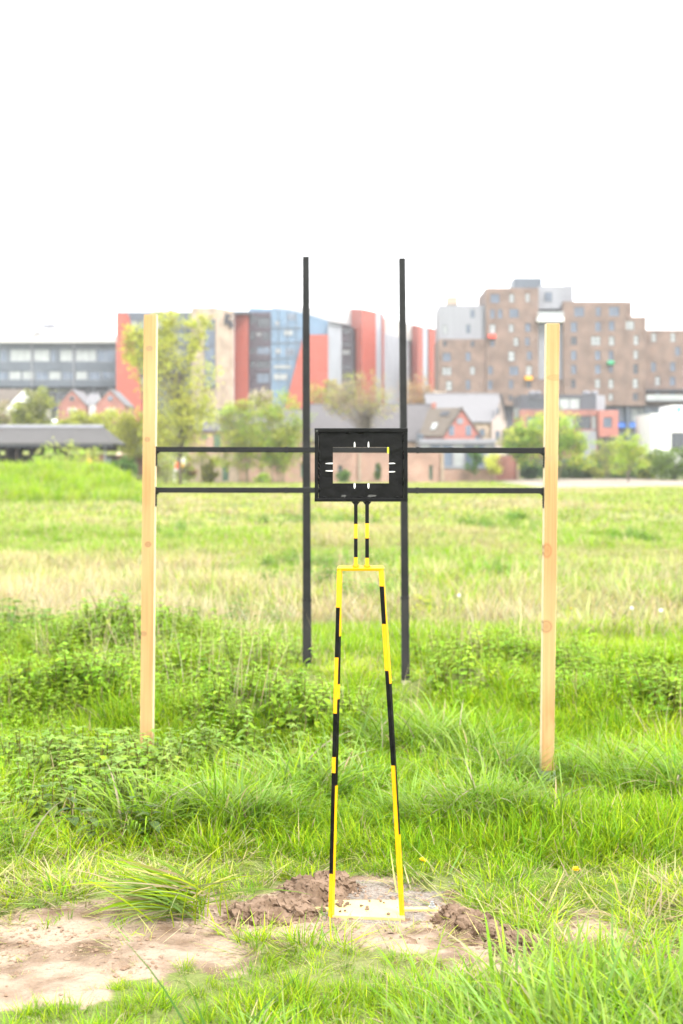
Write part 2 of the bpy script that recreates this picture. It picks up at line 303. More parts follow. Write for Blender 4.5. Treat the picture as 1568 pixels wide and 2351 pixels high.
def groundmat():
    m = bpy.data.materials.new('ground_earth_and_turf'); m.use_nodes = True; n = m.node_tree; b = n.nodes['Principled BSDF']; L = n.links.new
    b.inputs['Roughness'].default_value = 0.95; b.inputs['Specular IOR Level'].default_value = 0.1
    tc = n.nodes.new('ShaderNodeTexCoord'); at = n.nodes.new('ShaderNodeAttribute'); at.attribute_name = 'mask'; se = n.nodes.new('ShaderNodeSeparateColor'); L(at.outputs['Color'], se.inputs[0])
    def no(sc, det=6):
        t = n.nodes.new('ShaderNodeTexNoise'); t.inputs['Scale'].default_value = sc; t.inputs['Detail'].default_value = det; L(tc.outputs['Object'], t.inputs[0]); return t.outputs['Fac']
    def ramp(f, a, b_, p0=.35, p1=.65):
        r = n.nodes.new('ShaderNodeValToRGB'); r.color_ramp.elements[0].color = (*a, 1); r.color_ramp.elements[1].color = (*b_, 1); r.color_ramp.elements[0].position = p0; r.color_ramp.elements[1].position = p1; L(f, r.inputs[0]); return r.outputs[0]
    def mixc(f, a, b_):
        x = n.nodes.new('ShaderNodeMix'); x.data_type = 'RGBA'; L(f, x.inputs[0]); L(a, x.inputs[6]); L(b_, x.inputs[7]); return x.outputs[2]
    turf = ramp(no(0.35, 8), (0.10,0.15,0.025), (0.20,0.20,0.085), .4, .62)
    soil = ramp(no(4.5, 12), (0.135,0.09,0.058), (0.33,0.25,0.185), .36, .56)
    crumb = no(45, 8)
    grav = ramp(no(120, 3), (0.17,0.14,0.115), (0.28,0.245,0.21), .35, .65)
    path = ramp(no(1.5), (0.23,0.195,0.155), (0.29,0.25,0.21))
    c = mixc(se.outputs[0], turf, soil); c = mixc(se.outputs[1], c, grav); c = mixc(se.outputs[2], c, path)
    L(c, b.inputs['Base Color'])
    bp = n.nodes.new('ShaderNodeBump'); bp.inputs['Strength'].default_value = 0.9; bp.inputs['Distance'].default_value = 0.03; L(crumb, bp.inputs['Height']); L(bp.outputs[0], b.inputs['Normal'])
    return m
me.materials.append(groundmat()); ground = link(bpy.data.objects.new('ground', me)); tag(ground, 'grassy meadow ground with bare earth around the striped stand', 'ground', kind='structure')
def H(x, y): return float(height(np.array([x]), np.array([y]))[0])
# ---------------------------------------------------------------- background buildings
def window(parent, X0, Z0, X1, Z1, y, pane, frame, nx_=1, nz=1, name='window', t=None):
    t = t or min(0.12, 0.09*min(X1-X0, Z1-Z0)+0.02); f = MB()
    f.box(X0, X0+t, y, y+.1, Z0, Z1); f.box(X1-t, X1, y, y+.1, Z0, Z1); f.box(X0+t, X1-t, y, y+.1, Z0, Z0+t); f.box(X0+t, X1-t, y, y+.1, Z1-t, Z1)
    for i in range(1, nx_): c = X0+(X1-X0)*i/nx_; f.box(c-t/2, c+t/2, y+.004, y+.096, Z0+t, Z1-t)
    for i in range(1, nz): c = Z0+(Z1-Z0)*i/nz; f.box(X0+t, X1-t, y+.008, y+.092, c-t/2, c+t/2)
    w = f.build(name, frame, parent, fix=False)
    MB().box(X0+t*.5, X1-t*.5, y+.05, y+.07, Z0+t*.5, Z1-t*.5).build('pane', pane, w, fix=False)
    return w
def facade(parent, m, X0, Z0, X1, Z1, y, d, wins, rec=0.25, name='wall', frame=None, skip_top=False):
    """a wall X0..X1, Z0..Z1 with real window openings, and the block d deep behind it; wins: (X0,Z0,X1,Z1,pane,nx,nz)"""
    xs = sorted({X0, X1, *[w[0] for w in wins], *[w[2] for w in wins]}); zs = sorted({Z0, Z1, *[w[1] for w in wins], *[w[3] for w in wins]})
    b = MB()
    for i in range(len(xs)-1):
        for j in range(len(zs)-1):
            cx, cz = (xs[i]+xs[i+1])/2, (zs[j]+zs[j+1])/2
            if any(w[0] < cx < w[2] and w[1] < cz < w[3] for w in wins): continue
            b.add([(xs[i], y, zs[j]), (xs[i+1], y, zs[j]), (xs[i+1], y, zs[j+1]), (xs[i], y, zs[j+1])], [(0, 1, 2, 3)])
    for w in wins:
        a, c, e, g = w[:4]
        b.add([(a,y,c),(e,y,c),(e,y,g),(a,y,g),(a,y+rec,c),(e,y+rec,c),(e,y+rec,g),(a,y+rec,g)], [(0,4,5,1),(1,5,6,2),(2,6,7,3),(3,7,4,0)])
    e = y+d
    b.add([(X0,y,Z0),(X1,y,Z0),(X1,e,Z0),(X0,e,Z0),(X0,y,Z1),(X1,y,Z1),(X1,e,Z1),(X0,e,Z1)], [(1,2,6,5),(2,3,7,6),(3,0,4,7),(4,5,6,7)])
    o = b.build(name, m, parent, fix=False)
    for w in wins: window(parent, w[0], w[1], w[2], w[3], y+rec-.12, w[4], frame or M['whitewall'], w[5], w[6])
    return o
def gable_house(name, label, cat, foot, zb, ze, zr, wallm, roofm, ridge='x', over=0.25, th=0.18, gablem=None):
    """foot = (x0,x1,y0,y1); ridge along 'x' or 'y'"""
    x0, x1, y0, y1 = foot; t = empty(name, ((x0+x1)/2, (y0+y1)/2, zb), label, cat)
    b = MB()
    if ridge == 'x':
        ym = (y0+y1)/2
        for s in (0,):
            b.add([(x0,y0,zb),(x1,y0,zb),(x1,y1,zb),(x0,y1,zb),(x0,y0,ze),(x1,y0,ze),(x1,y1,ze),(x0,y1,ze),(x0,ym,zr),(x1,ym,zr)],
                  [(3,2,1,0),(0,1,5,4),(2,3,7,6),(1,2,6,9,5),(3,0,4,8,7),(4,5,9,8),(6,7,8,9)])
        b.build('wall', wallm, t)
        k = (zr-ze)/(ym-y0); r = MB()
        for sgn, ya in ((-1, y0-over), (1, y1+over)):
            zl = ze-k*over
            q = [(x0-over, ya, zl), (x1+over, ya, zl), (x1+over, ym, zr), (x0-over, ym, zr)]
            r.hexa([(a, c, z+.02) for a, c, z in q]+[(a, c, z+th) for a, c, z in q])
        rf = r.build('roof', roofm, t)
        MB().tube([(x0-over, ym, zr+th), (x1+over, ym, zr+th)], [.12, .12], 6).build('ridge', roofm, rf)
    else:
        xm = (x0+x1)/2
        b.add([(x0,y0,zb),(x1,y0,zb),(x1,y1,zb),(x0,y1,zb),(x0,y0,ze),(x1,y0,ze),(x1,y1,ze),(x0,y1,ze),(xm,y0,zr),(xm,y1,zr)],
              [(3,2,1,0),(0,1,5,8,4),(2,3,7,9,6),(1,2,6,5),(3,0,4,7),(4,8,9,7),(5,6,9,8)])
        b.build('wall', wallm, t)
        k = (zr-ze)/(xm-x0); r = MB()
        for xa in (x0-over, x1+over):
            zl = ze-k*over
            q = [(xa, y0-over, zl), (xm, y0-over, zr), (xm, y1+over, zr), (xa, y1+over, zl)]
            r.hexa([(a, c, z+.02) for a, c, z in q]+[(a, c, z+th) for a, c, z in q])
        rf = r.build('roof', roofm, t)
        MB().tube([(xm, y0-over, zr+th), (xm, y1+over, zr+th)], [.12, .12], 6).build('ridge', roofm, rf)
    return t

# --- brown brick apartment block
D = 275.0
blk = empty('apartment_block', (PX(1290, D), D, 0), 'tall brown brick apartment block with stepped roofline and small windows', 'building')
def wz(Z, lst, z, seed):
    r = random.Random(seed); out = []
    for (a, b_, c, d_) in lst:
        p0, p1 = Z(a, d_), Z(c, b_); u = P(*p0, z); v = P(*p1, z); wide = (c-a) > 80
        pane = r.choices([M['greyglass'], M['paleglass'], M['glass']], [5, 3.2, 1])[0]
        out.append((u.x, u.z, v.x, v.z, pane, 2 if wide else 1, 2))
    return out
w4 = [(685,250,780,345),(880,250,935,340),(1050,245,1095,335),(680,410,730,505),(760,410,810,505),(880,405,980,500),(675,565,740,665),(875,565,930,650),(1045,555,1105,645),
 (680,735,730,800),(925,705,980,795),(1045,705,1095,790),(870,850,938,955),(1065,850,1120,940),(880,1005,980,1100),(1055,1000,1120,1105),(875,1150,925,1240),(1060,1165,1110,1235),(875,1305,920,1370),
 (658,1005,708,1090),(655,1155,708,1250)]
w4l = [(185,738,230,800),(475,738,520,805),(185,865,272,955),(425,860,480,950),(180,1015,278,1100),(470,1010,525,1095),(220,1160,285,1260),(428,1150,475,1250)]
w4g = [(475,415,520,500),(190,580,235,665),(430,570,475,660)]
w5 = [(285,435,405,550),(540,435,600,545),(695,430,820,545),(243,612,322,735),(532,610,602,725),(692,600,762,715),(245,785,320,885),(482,780,598,890),(692,780,762,890),
 (247,950,315,1060),(530,950,600,1060),(690,950,750,1070),(247,1120,315,1225),(530,1115,600,1225),(690,1130,745,1210),(247,1290,305,1395),(530,1285,595,1395),(690,1285,750,1395),(690,1455,745,1540)]
w5b = [(870,600,995,705),(985,770,1045,885),(985,945,1040,1050),(980,1110,1040,1225),(975,1280,1040,1395),(975,1450,1040,1540)]
w5c = [(1195,740,1255,850),(1420,740,1480,850),(1475,905,1540,1010),(1190,1085,1250,1200),(1415,1085,1480,1195),(1240,1255,1300,1365),(1410,1255,1480,1365),(1240,1440,1300,1540),(1410,1440,1480,1540)]
zb = PZ(931, D)
facade(blk, M['ubrown'], PX(1116,D), zb, PX(1236,D), PZ(661,D), D, 16, wz(Z4, w4, D, 1), frame=M['dgrey'])
facade(blk, M['ubrown'], PX(1008,D), zb, PX(1115.9,D), PZ(778,D), D+.35, 14, wz(Z4, w4l, D+.35, 2), frame=M['dgrey'])
facade(blk, M['lgrey'], PX(1009,D), PZ(777.6,D), PX(1115.8,D), PZ(699,D), D+1.2, 11, wz(Z4, w4g, D+1.2, 3), name='grey_upper_wall', frame=M['dgrey'])
facade(blk, M['ubrown'], PX(1293,D), zb, PX(1437,D), PZ(692,D), D, 16, wz(Z5, w5, D, 4), frame=M['dgrey'])
facade(blk, M['ubrown'], PX(1437.2,D), zb, PX(1484,D), PZ(727,D), D+.15, 15, wz(Z5, w5b, D+.15, 5), frame=M['dgrey'])
facade(blk, M['ubrown'], PX(1484.2,D), zb, PX(1660,D), PZ(755,D), D+2.2, 14, wz(Z5, w5c, D+2.2, 6), frame=M['dgrey'])
MB().pbox(1437.3,692.3,1450,727,D+2,8).build('roof_terrace_wall', M['ubrown'], blk)
MB().pbox(1027,681,1051,699,D+4,4).build('chimney', M['buff'], blk)
MB().pbox(1180,638,1244,661,D+3,7).build('roof_plant_room', M['slategrey'], blk)
MB().pbox(1236.1,656,1293,709,D+1.6,9).pbox(1293.1,655,1316,694,D+3.5,7).build('grey_penthouse', M['lgrey'], blk)
u0, u1 = P(1253,690,D), P(1270,669,D); window(blk, u0.x, u0.z, u1.x, u1.z, D+1.45, M['greyglass'], M['dgrey'], 2, 2)
MB().pbox(1236.1,709.1,1292.9,742,D+3.2,6).build('balcony_recess', M['dgrey'], blk)
MB().pbox(1234,728,1295,738,D-1.3,2.8).build('balcony_slab', M['whitewall'], blk)
MB().pbox(1235,716,1294,727.8,D-1.2,.08).build('balcony_glass', M['paleglass'], blk)
MB().pbox(1236.1,742.1,1292.9,871,D+.9,6).build('grey_panel', M['lgrey'], blk)
MB().pbox(1236.1,871.1,1292.9,931,D+.5,6).build('wall', M['ubrown'], blk)
MB().pbox(1484.4,906,1660,917,D-.6,.12).build('balcony_glass', M['paleglass'], blk)
MB().pbox(1484.4,917.2,1660,921,D-.7,2.6).build('balcony_slab', M['lgrey'], blk)
MB().pbox(1484.4,893,1660,898,D-.7,2.6).build('canopy_beam', M['trim'], blk)
for (a, b_, c, d_, mm, Z, zz, lab) in ((662,674,742,712,'redpot',Z4,D,'red'),(1046,1112,1126,1150,'yelpot',Z4,D,'amber'),(681,1070,759,1112,'greenpot',Z5,D,'green')):
    p0, p1 = Z(a, b_), Z(c, d_); o = MB().pbox(p0[0], p0[1], p1[0], p1[1], zz-1.1, 1.05).build('juliet_balcony', M[mm], blk, bevel=.12); o['label'] = lab+' projecting window balcony'
# glazed ground storey
g = empty('glazed_podium', (PX(1480,D), D, 0), 'dark glazed shopfront storey with blue band beneath the brick block', 'building')
MB().pbox(1000,931.2,1660,1100,D+2,12).build('wall', M['dgrey'], g)
for i in range(9):
    xa = 1397+i*17.5; a, b_ = P(xa, 968, D+1.6), P(xa+16, 936, D+1.6); window(g, a.x, a.z, b_.x, b_.z, D+1.7, M['paleglass'] if i in (3, 4, 7) else M['greyglass'], M['slategrey'], 2, 1)
    a, b_ = P(xa, 1050, D+1.6), P(xa+16, 991, D+1.6); window(g, a.x, a.z, b_.x, b_.z, D+1.7, M['glass'], M['slategrey'], 1, 2)
MB().pbox(1395,970,1560,982,D+1.2,.4).build('blue_band', M['bluesign'], g)
for x_ in (1398, 1442, 1483): MB().pbox(x_-2.5,931.4,x_+2.5,1100,D+.6,.5).build('column', M['slategrey'], g)

# --- university block: coloured slabs
D = 310.0
U = empty('office_complex', (PX(700,D), D, 0), 'jagged office complex with orange red slabs, blue glass front and white roof', 'building')
def slab(name, m, foot, ytops, yb=1090):
    f = [(PX(x, z), z) for x, z in foot]; MB().prism(f, 0, [PZ(y, z) for y, (x, z) in zip(ytops, foot)]).build(name, m, U)
# red slab with sloping edge on the left, glass wing behind the poplar
def poly(name, m, pts, z, d, parent=U): return MB().wallpoly([(PX(x, z), PZ(y, z)) for x, y in pts], z, z+d).build(name, m, parent)
poly('red_slab', M['redclad'], [(267,1093),(340,1093),(322,891),(291,720),(267,720)], D-6, 4)
wl = []
for r in range(5):
    for c in range(7):
        xa = 300+c*20; ya = 735+r*33; a, b_ = P(xa, ya+18, D), P(xa+15, ya, D); wl.append((a.x, a.z, b_.x, b_.z, M['paleglass'] if (r*7+c*5) % 3 == 0 else M['greyglass'], 1, 1))
facade(U, M['slategrey'], PX(268,D), 0, PX(446,D), PZ(716,D), D, 20, wl, name='glass_wing_wall', frame=M['lgrey'])
slab('buff_tower', M['buff'], [(439,D-5),(495.6,D-9),(536.6,D-4),(484,D+12)], [706,706,713,711])
a = Vector((PX(439,D-5), D-5, 0)); b_ = Vector((PX(495.6,D-9), D-9, 0)); dr = (b_-a).normalized(); nr = Vector((dr.y, -dr.x, 0))
def onface(a, b_, t0, t1, y0, y1, off, th, mb, z):      # panel on a slanted facade between parameters t0..t1
    d = (b_-a); n_ = Vector((d.y, -d.x, 0)).normalized(); p = a+d*t0+n_*off; q = a+d*t1+n_*off; w = n_*th
    za, zc = PZ(y1, z), PZ(y0, z)
    return mb.hexa([(v.x, v.y, za) for v in (p, p+w, q+w, q)]+[(v.x, v.y, zc) for v in (p, p+w, q+w, q)])
f = MB(); onface(a, b_, .56, .99, 734, 892, .05, .12, f, D-8); f.build('stair_window_surround', M['dgrey'], U)
for k in range(5):
    f = MB(); y0 = 737+k*31; onface(a, b_, .60, .78, y0, y0+28, .18, .06, f, D-8); f.build('stair_pane', M['greyglass'], U)
    f = MB(); onface(a, b_, .80, .95, y0, y0+28, .18, .06, f, D-8); f.build('stair_pane', M['greyglass'], U)
c1 = Vector((PX(536.6,D-4), D-4, 0)); em = MB()
for (t0, t1, y0, y1) in ((.50,.78,722,729),(.46,.60,729,746),(.60,.84,735,742),(.68,.90,742,752)): onface(b_, c1, t0, t1, y0, y1, .05+.03*len(em.f)/6, .25, em, D-5)
em.build('wall_emblem', M['trim'], U)
slab('red_slab', M['redclad'], [(537,D-2),(570,D-4),(572,D+8),(540,D+8)], [719,722,722,719])
MB().pbox(536,714,573,719.5,D-5,6).build('slab_cap', M['slategrey'], U)
# dark glazed corner and blue curved glass
dark = facade(U, M['purple'], PX(570.3,D), 0, PX(622,D), PZ(717,D), D, 12,
   [(P(x0,y1,D).x, P(x0,y1,D).z, P(x1,y0,D).x, P(x1,y0,D).z, mm, 2, 1) for (x0,y0,x1,y1,mm) in
    [(572,724,588,742,M['glass']),(590,728,620,752,M['glass']),(572,760,586,782,M['glass']),(589,762,600,772,M['paleglass']),(602,762,620,782,M['glass']),
     (572,798,586,812,M['glass']),(589,795,620,814,M['greyglass']),(572,828,586,845,M['glass']),(589,828,620,846,M['glass']),(589,856,620,880,M['greyglass'])]], name='dark_glazed_wall', frame=M['trim'])
poly('blue_glass_wall', M['blueclad'], [(622.3,1093),(700,1093),(700,770),(753,768),(753,737),(730,729),(700,720),(665,712),(622.3,708)], D+.3, 14)
poly('blue_glass_crown', M['blueclad'], [(570.5,716.8),(622.2,716.8),(622.2,708.2),(600,707),(570.5,706)], D+.5, 10)
for (x0, y0, x1, y1) in ((660,720,678,733),(632,737,642,746),(652,758,672,770),(655,800,675,815),(632,800,645,812),(628,838,668,846),(628,858,660,872)):
    a2, b2 = P(x0, y1, D), P(x1, y0, D); window(U, a2.x, a2.z, b2.x, b2.z, D+.12, M['paleglass'] if x0 in (632, 652, 628) else M['greyglass'], M['lgrey'], 2, 1)
for y_ in (752, 786, 822): poly('floor_band', M['slategrey'], [(622.5,y_+1.4),(692,y_+1.4),(692,y_),(622.5,y_)], D+.1, .15)
for x_ in (640, 660, 680): poly('mullion', M['slategrey'], [(x_-.5,890),(x_+.5,890),(x_+.5,714),(x_-.5,714)], D+.05, .15)
poly('red_slab', M['redclad'], [(612,1093),(753,1093),(753,768.5),(697.5,768.5)], D-2, 2)
poly('white_glazed_strip', M['whiteclad'], [(753.2,1093),(783,1093),(783,744),(753.2,738)], D-1.5, 6)
for x_ in (760, 768, 776): poly('mullion', M['lgrey'], [(x_-.5,890),(x_+.5,890),(x_+.5,744),(x_-.5,743)], D-1.65, .14)
poly('plum_panel_wall', M['purple'], [(783.2,1093),(812,1093),(812,752),(783.2,745)], D-1, 6)
for (y0, y1, mm) in ((752,768,'glass'),(786,796,'glass'),(802,815,'paleglass'),(836,850,'glass')):
    a2, b2 = P(785.5, y1, D-1), P(804, y0, D-1); window(U, a2.x, a2.z, b2.x, b2.z, D-1.12, M[mm], M['purple'], 3, 1)
# white curved roof
def roofband(pts_low, pts_top, z, d, name):
    n = len(pts_low); poly(name, M['whitemetal'], pts_low+pts_top[::-1], z, d)
roofband([(625,707.5),(665,711.6),(700,719.6),(730,728.6),(753,736.6),(806,747.5),(825,750)], [(625,703),(665,704.5),(700,706),(730,707),(753,707.5),(806,708),(825,708)], D+6, 14, 'white_roof')
poly('roof_gutter', M['trim'], [(753,739.6),(806,749.5),(806,747),(753,737)], D-2.2, .5)
slab('red_tower', M['redclad'], [(806,D+6),(831,D-9),(863,D-4),(866,D+10)], [709,709,716,716])
slab('white_glazed_strip', M['whiteclad'], [(863.1,D-2.3),(877,D-.3),(877,D+8),(864,D+8)], [716,719,719,716])
slab('red_tower', M['redclad'], [(877.1,D-.8),(881.5,D-.2),(881.5,D+8),(877.5,D+8)], [717,719,719,717])
poly('white_glazed_strip', M['whiteclad'], [(881.8,1093),(936,1093),(936,781),(881.8,764)], D+1, 6)
for x_ in (890, 899, 908, 917, 926): poly('mullion', M['lgrey'], [(x_-.5,890),(x_+.5,890),(x_+.5,774),(x_-.5,768)], D+.85, .14)
roofband([(881.8,764.3),(936,781.3),(958,786)], [(881.8,729),(936,742),(958,746)], D+1.4, 16, 'white_roof')
slab('red_tower', M['redclad'], [(936.2,D+8),(960,D-8),(971,D-5),(974,D+10)], [747,747,750,750])
slab('white_glazed_strip', M['whiteclad'], [(971.2,D-5),(984,D-3),(985,D+8),(974.5,D+8)], [750,752,752,750])
slab('red_tower', M['redclad'], [(984.2,D-3.5),(1005,D-1),(1006,D+10),(986,D+10)], [752,757,757,752])

# --- long grey building at the left
D = 330.0
gb = empty('grey_office_block', (PX(120,D), D, 8), 'long blue grey office block with ribbon windows and pale roof, left of orange slab', 'building')
wl = []
for (x0, x1, mm) in ((-40,-4,'paleglass'),(2,14,'greyglass'),(23,71,'paleglass'),(77,114,'paleglass'),(118,127,'greyglass'),(137,166,'paleglass'),(173,221,'paleglass'),(223,262,'greyglass')):
    a2, b2 = P(x0, 830, D), P(x1, 802, D); wl.append((a2.x, a2.z, b2.x, b2.z, M[mm], max(1, int((x1-x0)/16)), 1))
for k in range(10):
    x0 = -40+k*30.5; a2, b2 = P(x0, 872, D), P(x0+27, 852, D); wl.append((a2.x, a2.z, b2.x, b2.z, M['paleglass'] if k in (2, 3, 5, 7) else M['greyglass'], 2, 1))
facade(gb, M['slategrey'], PX(-120,D), PZ(888,D), PX(266,D), PZ(787,D), D, 22, wl, frame=M['lgrey'])
poly('roof', M['whitemetal'], [(-120,786.8),(266.5,786.8),(266.5,772),(190,768),(90,770),(60,779),(-120,779)], D-1.5, 24, gb)
poly('upper_roof', M['whitemetal'], [(-120,778.6),(62,778.6),(75,770),(84,760),(70,752),(-120,749)], D+3, 16, gb)
poly('upper_wall', M['whitewall'], [(-120,748.8),(72,750.5),(60,742),(-120,739)], D+8, 12, gb)
MB().pbox(96,742,124,752,D+6,4).build('roof_vent', M['lgrey'], gb)
MB().pbox(-120,888.3,266,960,D+6,10).build('undercroft_wall', M['glass'], gb)
for x_ in (-20, 30, 73, 103, 132, 169, 215, 250): MB().pbox(x_-1.6,888.3,x_+1.6,985,D+.5,.4).build('column', M['slategrey'], gb)
MB().pbox(78,893,160,900,D+5.5,.4).build('sill_band', M['paleglass'], gb)
for x_ in (73, 169): MB().pbox(x_-1.3,787,x_+1.3,887,D-.35,.3).build('pilaster', M['lgrey'], gb)

# --- red gabled houses and the white house on the slope
D = 262.0
def GH(px0, px1, apx, ye, ya, name, lab, wallm, roofm, dep=12, zoff=0):
    z = D+zoff; x0, x1 = PX(px0, z), PX(px1, z); t = gable_house(name, lab, 'house', (x0, x1, z, z+dep), H((x0+x1)/2, z+2)-.3, PZ(ye, z), PZ(ya, z), wallm, roofm, 'y', over=.2)
    return t, z
for (p0, p1, ap, lab, wi) in ((134,197,164,'red brick gabled house with dark round attic vent behind the olive shrub','trim'),(220,286,250,'red brick gabled house with blue round attic window beside the poplar','greyglass')):
    t, z = GH(p0, p1, ap, 929, 895, 'gabled_house', lab, M['redbrick'], M['paleslate'])
    cx_, cz_ = PX((p0+p1)/2, z), PZ(915, z)
    mb = MB(); mb.tube([(cx_, z-.12, cz_), (cx_, z+.1, cz_)], [.5, .5], 14); o = mb.build('round_window', M['lgrey'], t)
    mb = MB(); mb.tube([(cx_, z-.16, cz_), (cx_, z, cz_)], [.38, .38], 14); mb.build('pane', M[wi], o)
    a2, b2 = P((p0+p1)/2-9, 948, z), P((p0+p1)/2+11, 937, z); window(t, a2.x, a2.z, b2.x, b2.z, z-.1, M['paleglass'], M['whitewall'], 2, 1)
lk = gable_house('link_house', 'low pale slate roof linking the two red gabled houses', 'house', (PX(197.5,D+3), PX(219.5,D+3), D+3, D+11), 7, PZ(930,D+3), PZ(905,D+5), M['whitewall'], M['paleslate'], 'x', over=.05)
t = empty('white_house', (PX(30,D), D, 8), 'white rendered house with brown roof and bright gable, far left', 'house')
t['label'] = 'white rendered gable house with a plain brown roof'
zq = D-4
MB().wallpoly([(PX(18,zq),8),(PX(92,zq),8),(PX(92,zq),PZ(930,zq)),(PX(56,zq),PZ(894,zq)),(PX(18,zq),PZ(930,zq))], zq, zq+9).build('wall', M['whitewall'], t)
mb = MB(); mb.hexa([(PX(-60,zq),zq-1.2,PZ(926,zq)),(PX(20,zq),zq-1.2,PZ(926,zq)),(PX(56,zq),zq+3,PZ(893,zq)),(PX(-40,zq),zq+3,PZ(893,zq)),
   (PX(-60,zq),zq-1.2,PZ(924,zq)),(PX(20,zq),zq-1.2,PZ(924,zq)),(PX(57,zq),zq+3,PZ(891,zq)),(PX(-40,zq),zq+3,PZ(891,zq))]); mb.build('roof', M['browntile'], t)
mb = MB(); mb.wallpoly([(PX(56,zq),PZ(894,zq)),(PX(93,zq),PZ(931,zq)),(PX(93,zq),PZ(928,zq)),(PX(57,zq),PZ(891,zq))], zq-.3, zq+9); mb.build('verge', M['browntile'], t)
MB().box(PX(-60,zq), PX(17.8,zq), zq-.5, zq+8, 8, PZ(925,zq)).build('side_wall', M['whitewall'], t)

# --- slate roofed range behind the old wall
t = gable_house('slate_barn', 'long grey slate roofed range behind the old brick wall', 'building', (PX(706,190), PX(985,190), 182, 198), 0, PZ(1012,182), PZ(932,190), M['cream'], M['slate'], 'x')
zf = 182
for (x0, x1) in ((745,757),(905,917),(955,966)):
    a2, b2 = P(x0, 1034, zf), P(x1, 1018, zf); window(t, a2.x, a2.z, b2.x, b2.z, zf-.1, M['glass'], M['whitewall'], 2, 2)
MB().box(PX(985,190)+.3, PX(985,190)+.9, 189, 190, PZ(950,190), PZ(925,190)).build('chimney', M['redbrick'], t)
t = gable_house('slate_cottage', 'brick cottage with low slate roof and green framed windows behind the willow', 'house', (PX(462,192), PX(698,192), 176, 190), 0, PZ(990,176), PZ(943,183), M['oldbrick'], M['slate'], 'x')
zf = 176
for (x0, y0, x1, y1, mm) in ((491,997,508,1026,'greendoor'),(462,998,476,1008,'greendoor'),(526,1014,541,1026,'glass'),(565,1000,580,1018,'glass')):
    a2, b2 = P(x0, y1, zf), P(x1, y0, zf); window(t, a2.x, a2.z, b2.x, b2.z, zf-.1, M[mm], M['whitewall'] if mm == 'glass' else M['greendoor'], 2, 2)
# pink gabled house
zf = 178.0
t = gable_house('pink_gabled_house', 'pinkish red gabled house with white attic windows and brown tiled roof', 'house', (PX(1018,zf), PX(1104,zf), zf, zf+9), 0, PZ(1003,zf), PZ(940,zf), M['pink'], M['browntile'], 'y', over=.22)
for (x0, x1) in ((1030,1043),(1069,1082)):
    a2, b2 = P(x0, 1000, zf), P(x1, 977, zf); window(t, a2.x, a2.z, b2.x, b2.z, zf-.1, M['greyglass'], M['lgrey'], 1, 2, t=.1)
mb = MB(); c_ = P(1056, 967, zf); mb.tube([(c_.x, zf-.1, c_.z), (c_.x, zf+.1, c_.z)], [.42, .42], 16); mb.build('round_plaque', M['lgrey'], t)
mb = MB(); z2 = zf+4.5
q = [(PX(962,zf), zf-.4, PZ(1003,zf)), (PX(1016,zf), zf-.4, PZ(1003,zf)), (PX(1058,z2), z2, PZ(939,z2)), (PX(984,z2), z2, PZ(941,z2))]
mb.hexa([(x, y, z) for x, y, z in q]+[(x, y, z+.18) for x, y, z in q]); mb.build('side_roof', M['browntile'], t)
MB().box(PX(964,zf), PX(1017,zf), zf, zf+8.5, 0, PZ(1003.5,zf)).build('side_wall', M['pink'], t)
a2, b2 = P(995, 966, zf), P(1012, 952, zf)
mb = MB(); n_ = Vector((0, -.8, .6)); 
def onroof(u, v, off):      # along the side roof: u 0..1 sideways, v 0..1 up
    A, B, C_, E = [Vector(k) for k in q]; return (A*(1-u)+B*u)*(1-v)+(E*(1-u)+C_*u)*v+n_*off
for (ua, ub, va, vb, mm, nm) in ((.45,.72,.72,.88,'trim','roof_vent'),(.35,.52,.22,.45,'paleglass','rooflight')):
    mb = MB(); mb.hexa([onroof(ua,va,.2), onroof(ub,va,.2), onroof(ub,vb,.2), onroof(ua,vb,.2), onroof(ua,va,.32), onroof(ub,va,.32), onroof(ub,vb,.32), onroof(ua,vb,.32)]); mb.build(nm, M[mm], t)
# big pale slate house
zf = 205.0
t = gable_house('pale_slate_house', 'house with wide pale slate roof and pale pink gable beside the brown block', 'house', (PX(985,zf), PX(1149,zf), zf, zf+10), 0, PZ(967,zf), PZ(907,zf+5), M['cream'], M['paleslate'], 'x', over=.3)
gm = mat('pale_pink_render', (0.36,0.30,0.275), .8, .06, .8)
MB().wallpoly([(PX(1128,zf),0),(PX(1162,zf),0),(PX(1162,zf),PZ(962,zf)),(PX(1149,zf),PZ(912,zf)),(PX(1136,zf),PZ(960,zf)),(PX(1128,zf),PZ(966,zf))], zf-.5, zf+.1).build('gable_wall', gm, t)
MB().wallpoly([(PX(1147,zf),PZ(906,zf)),(PX(1150,zf),PZ(904,zf)),(PX(1165.5,zf),PZ(962,zf)),(PX(1161.5,zf),PZ(964,zf))], zf-1.0, zf+.3).build('bargeboard', M['trim'], t)
for (x0, y0, x1, y1) in ((1140,937,1145,952),(1137,990,1146,1010),(1100,985,1112,1002),(1152,990,1158,1008)):
    a2, b2 = P(x0, y1, zf), P(x1, y0, zf); window(t, a2.x, a2.z, b2.x, b2.z, zf-.62, M['greyglass'], M['dgrey'], 1, 2)
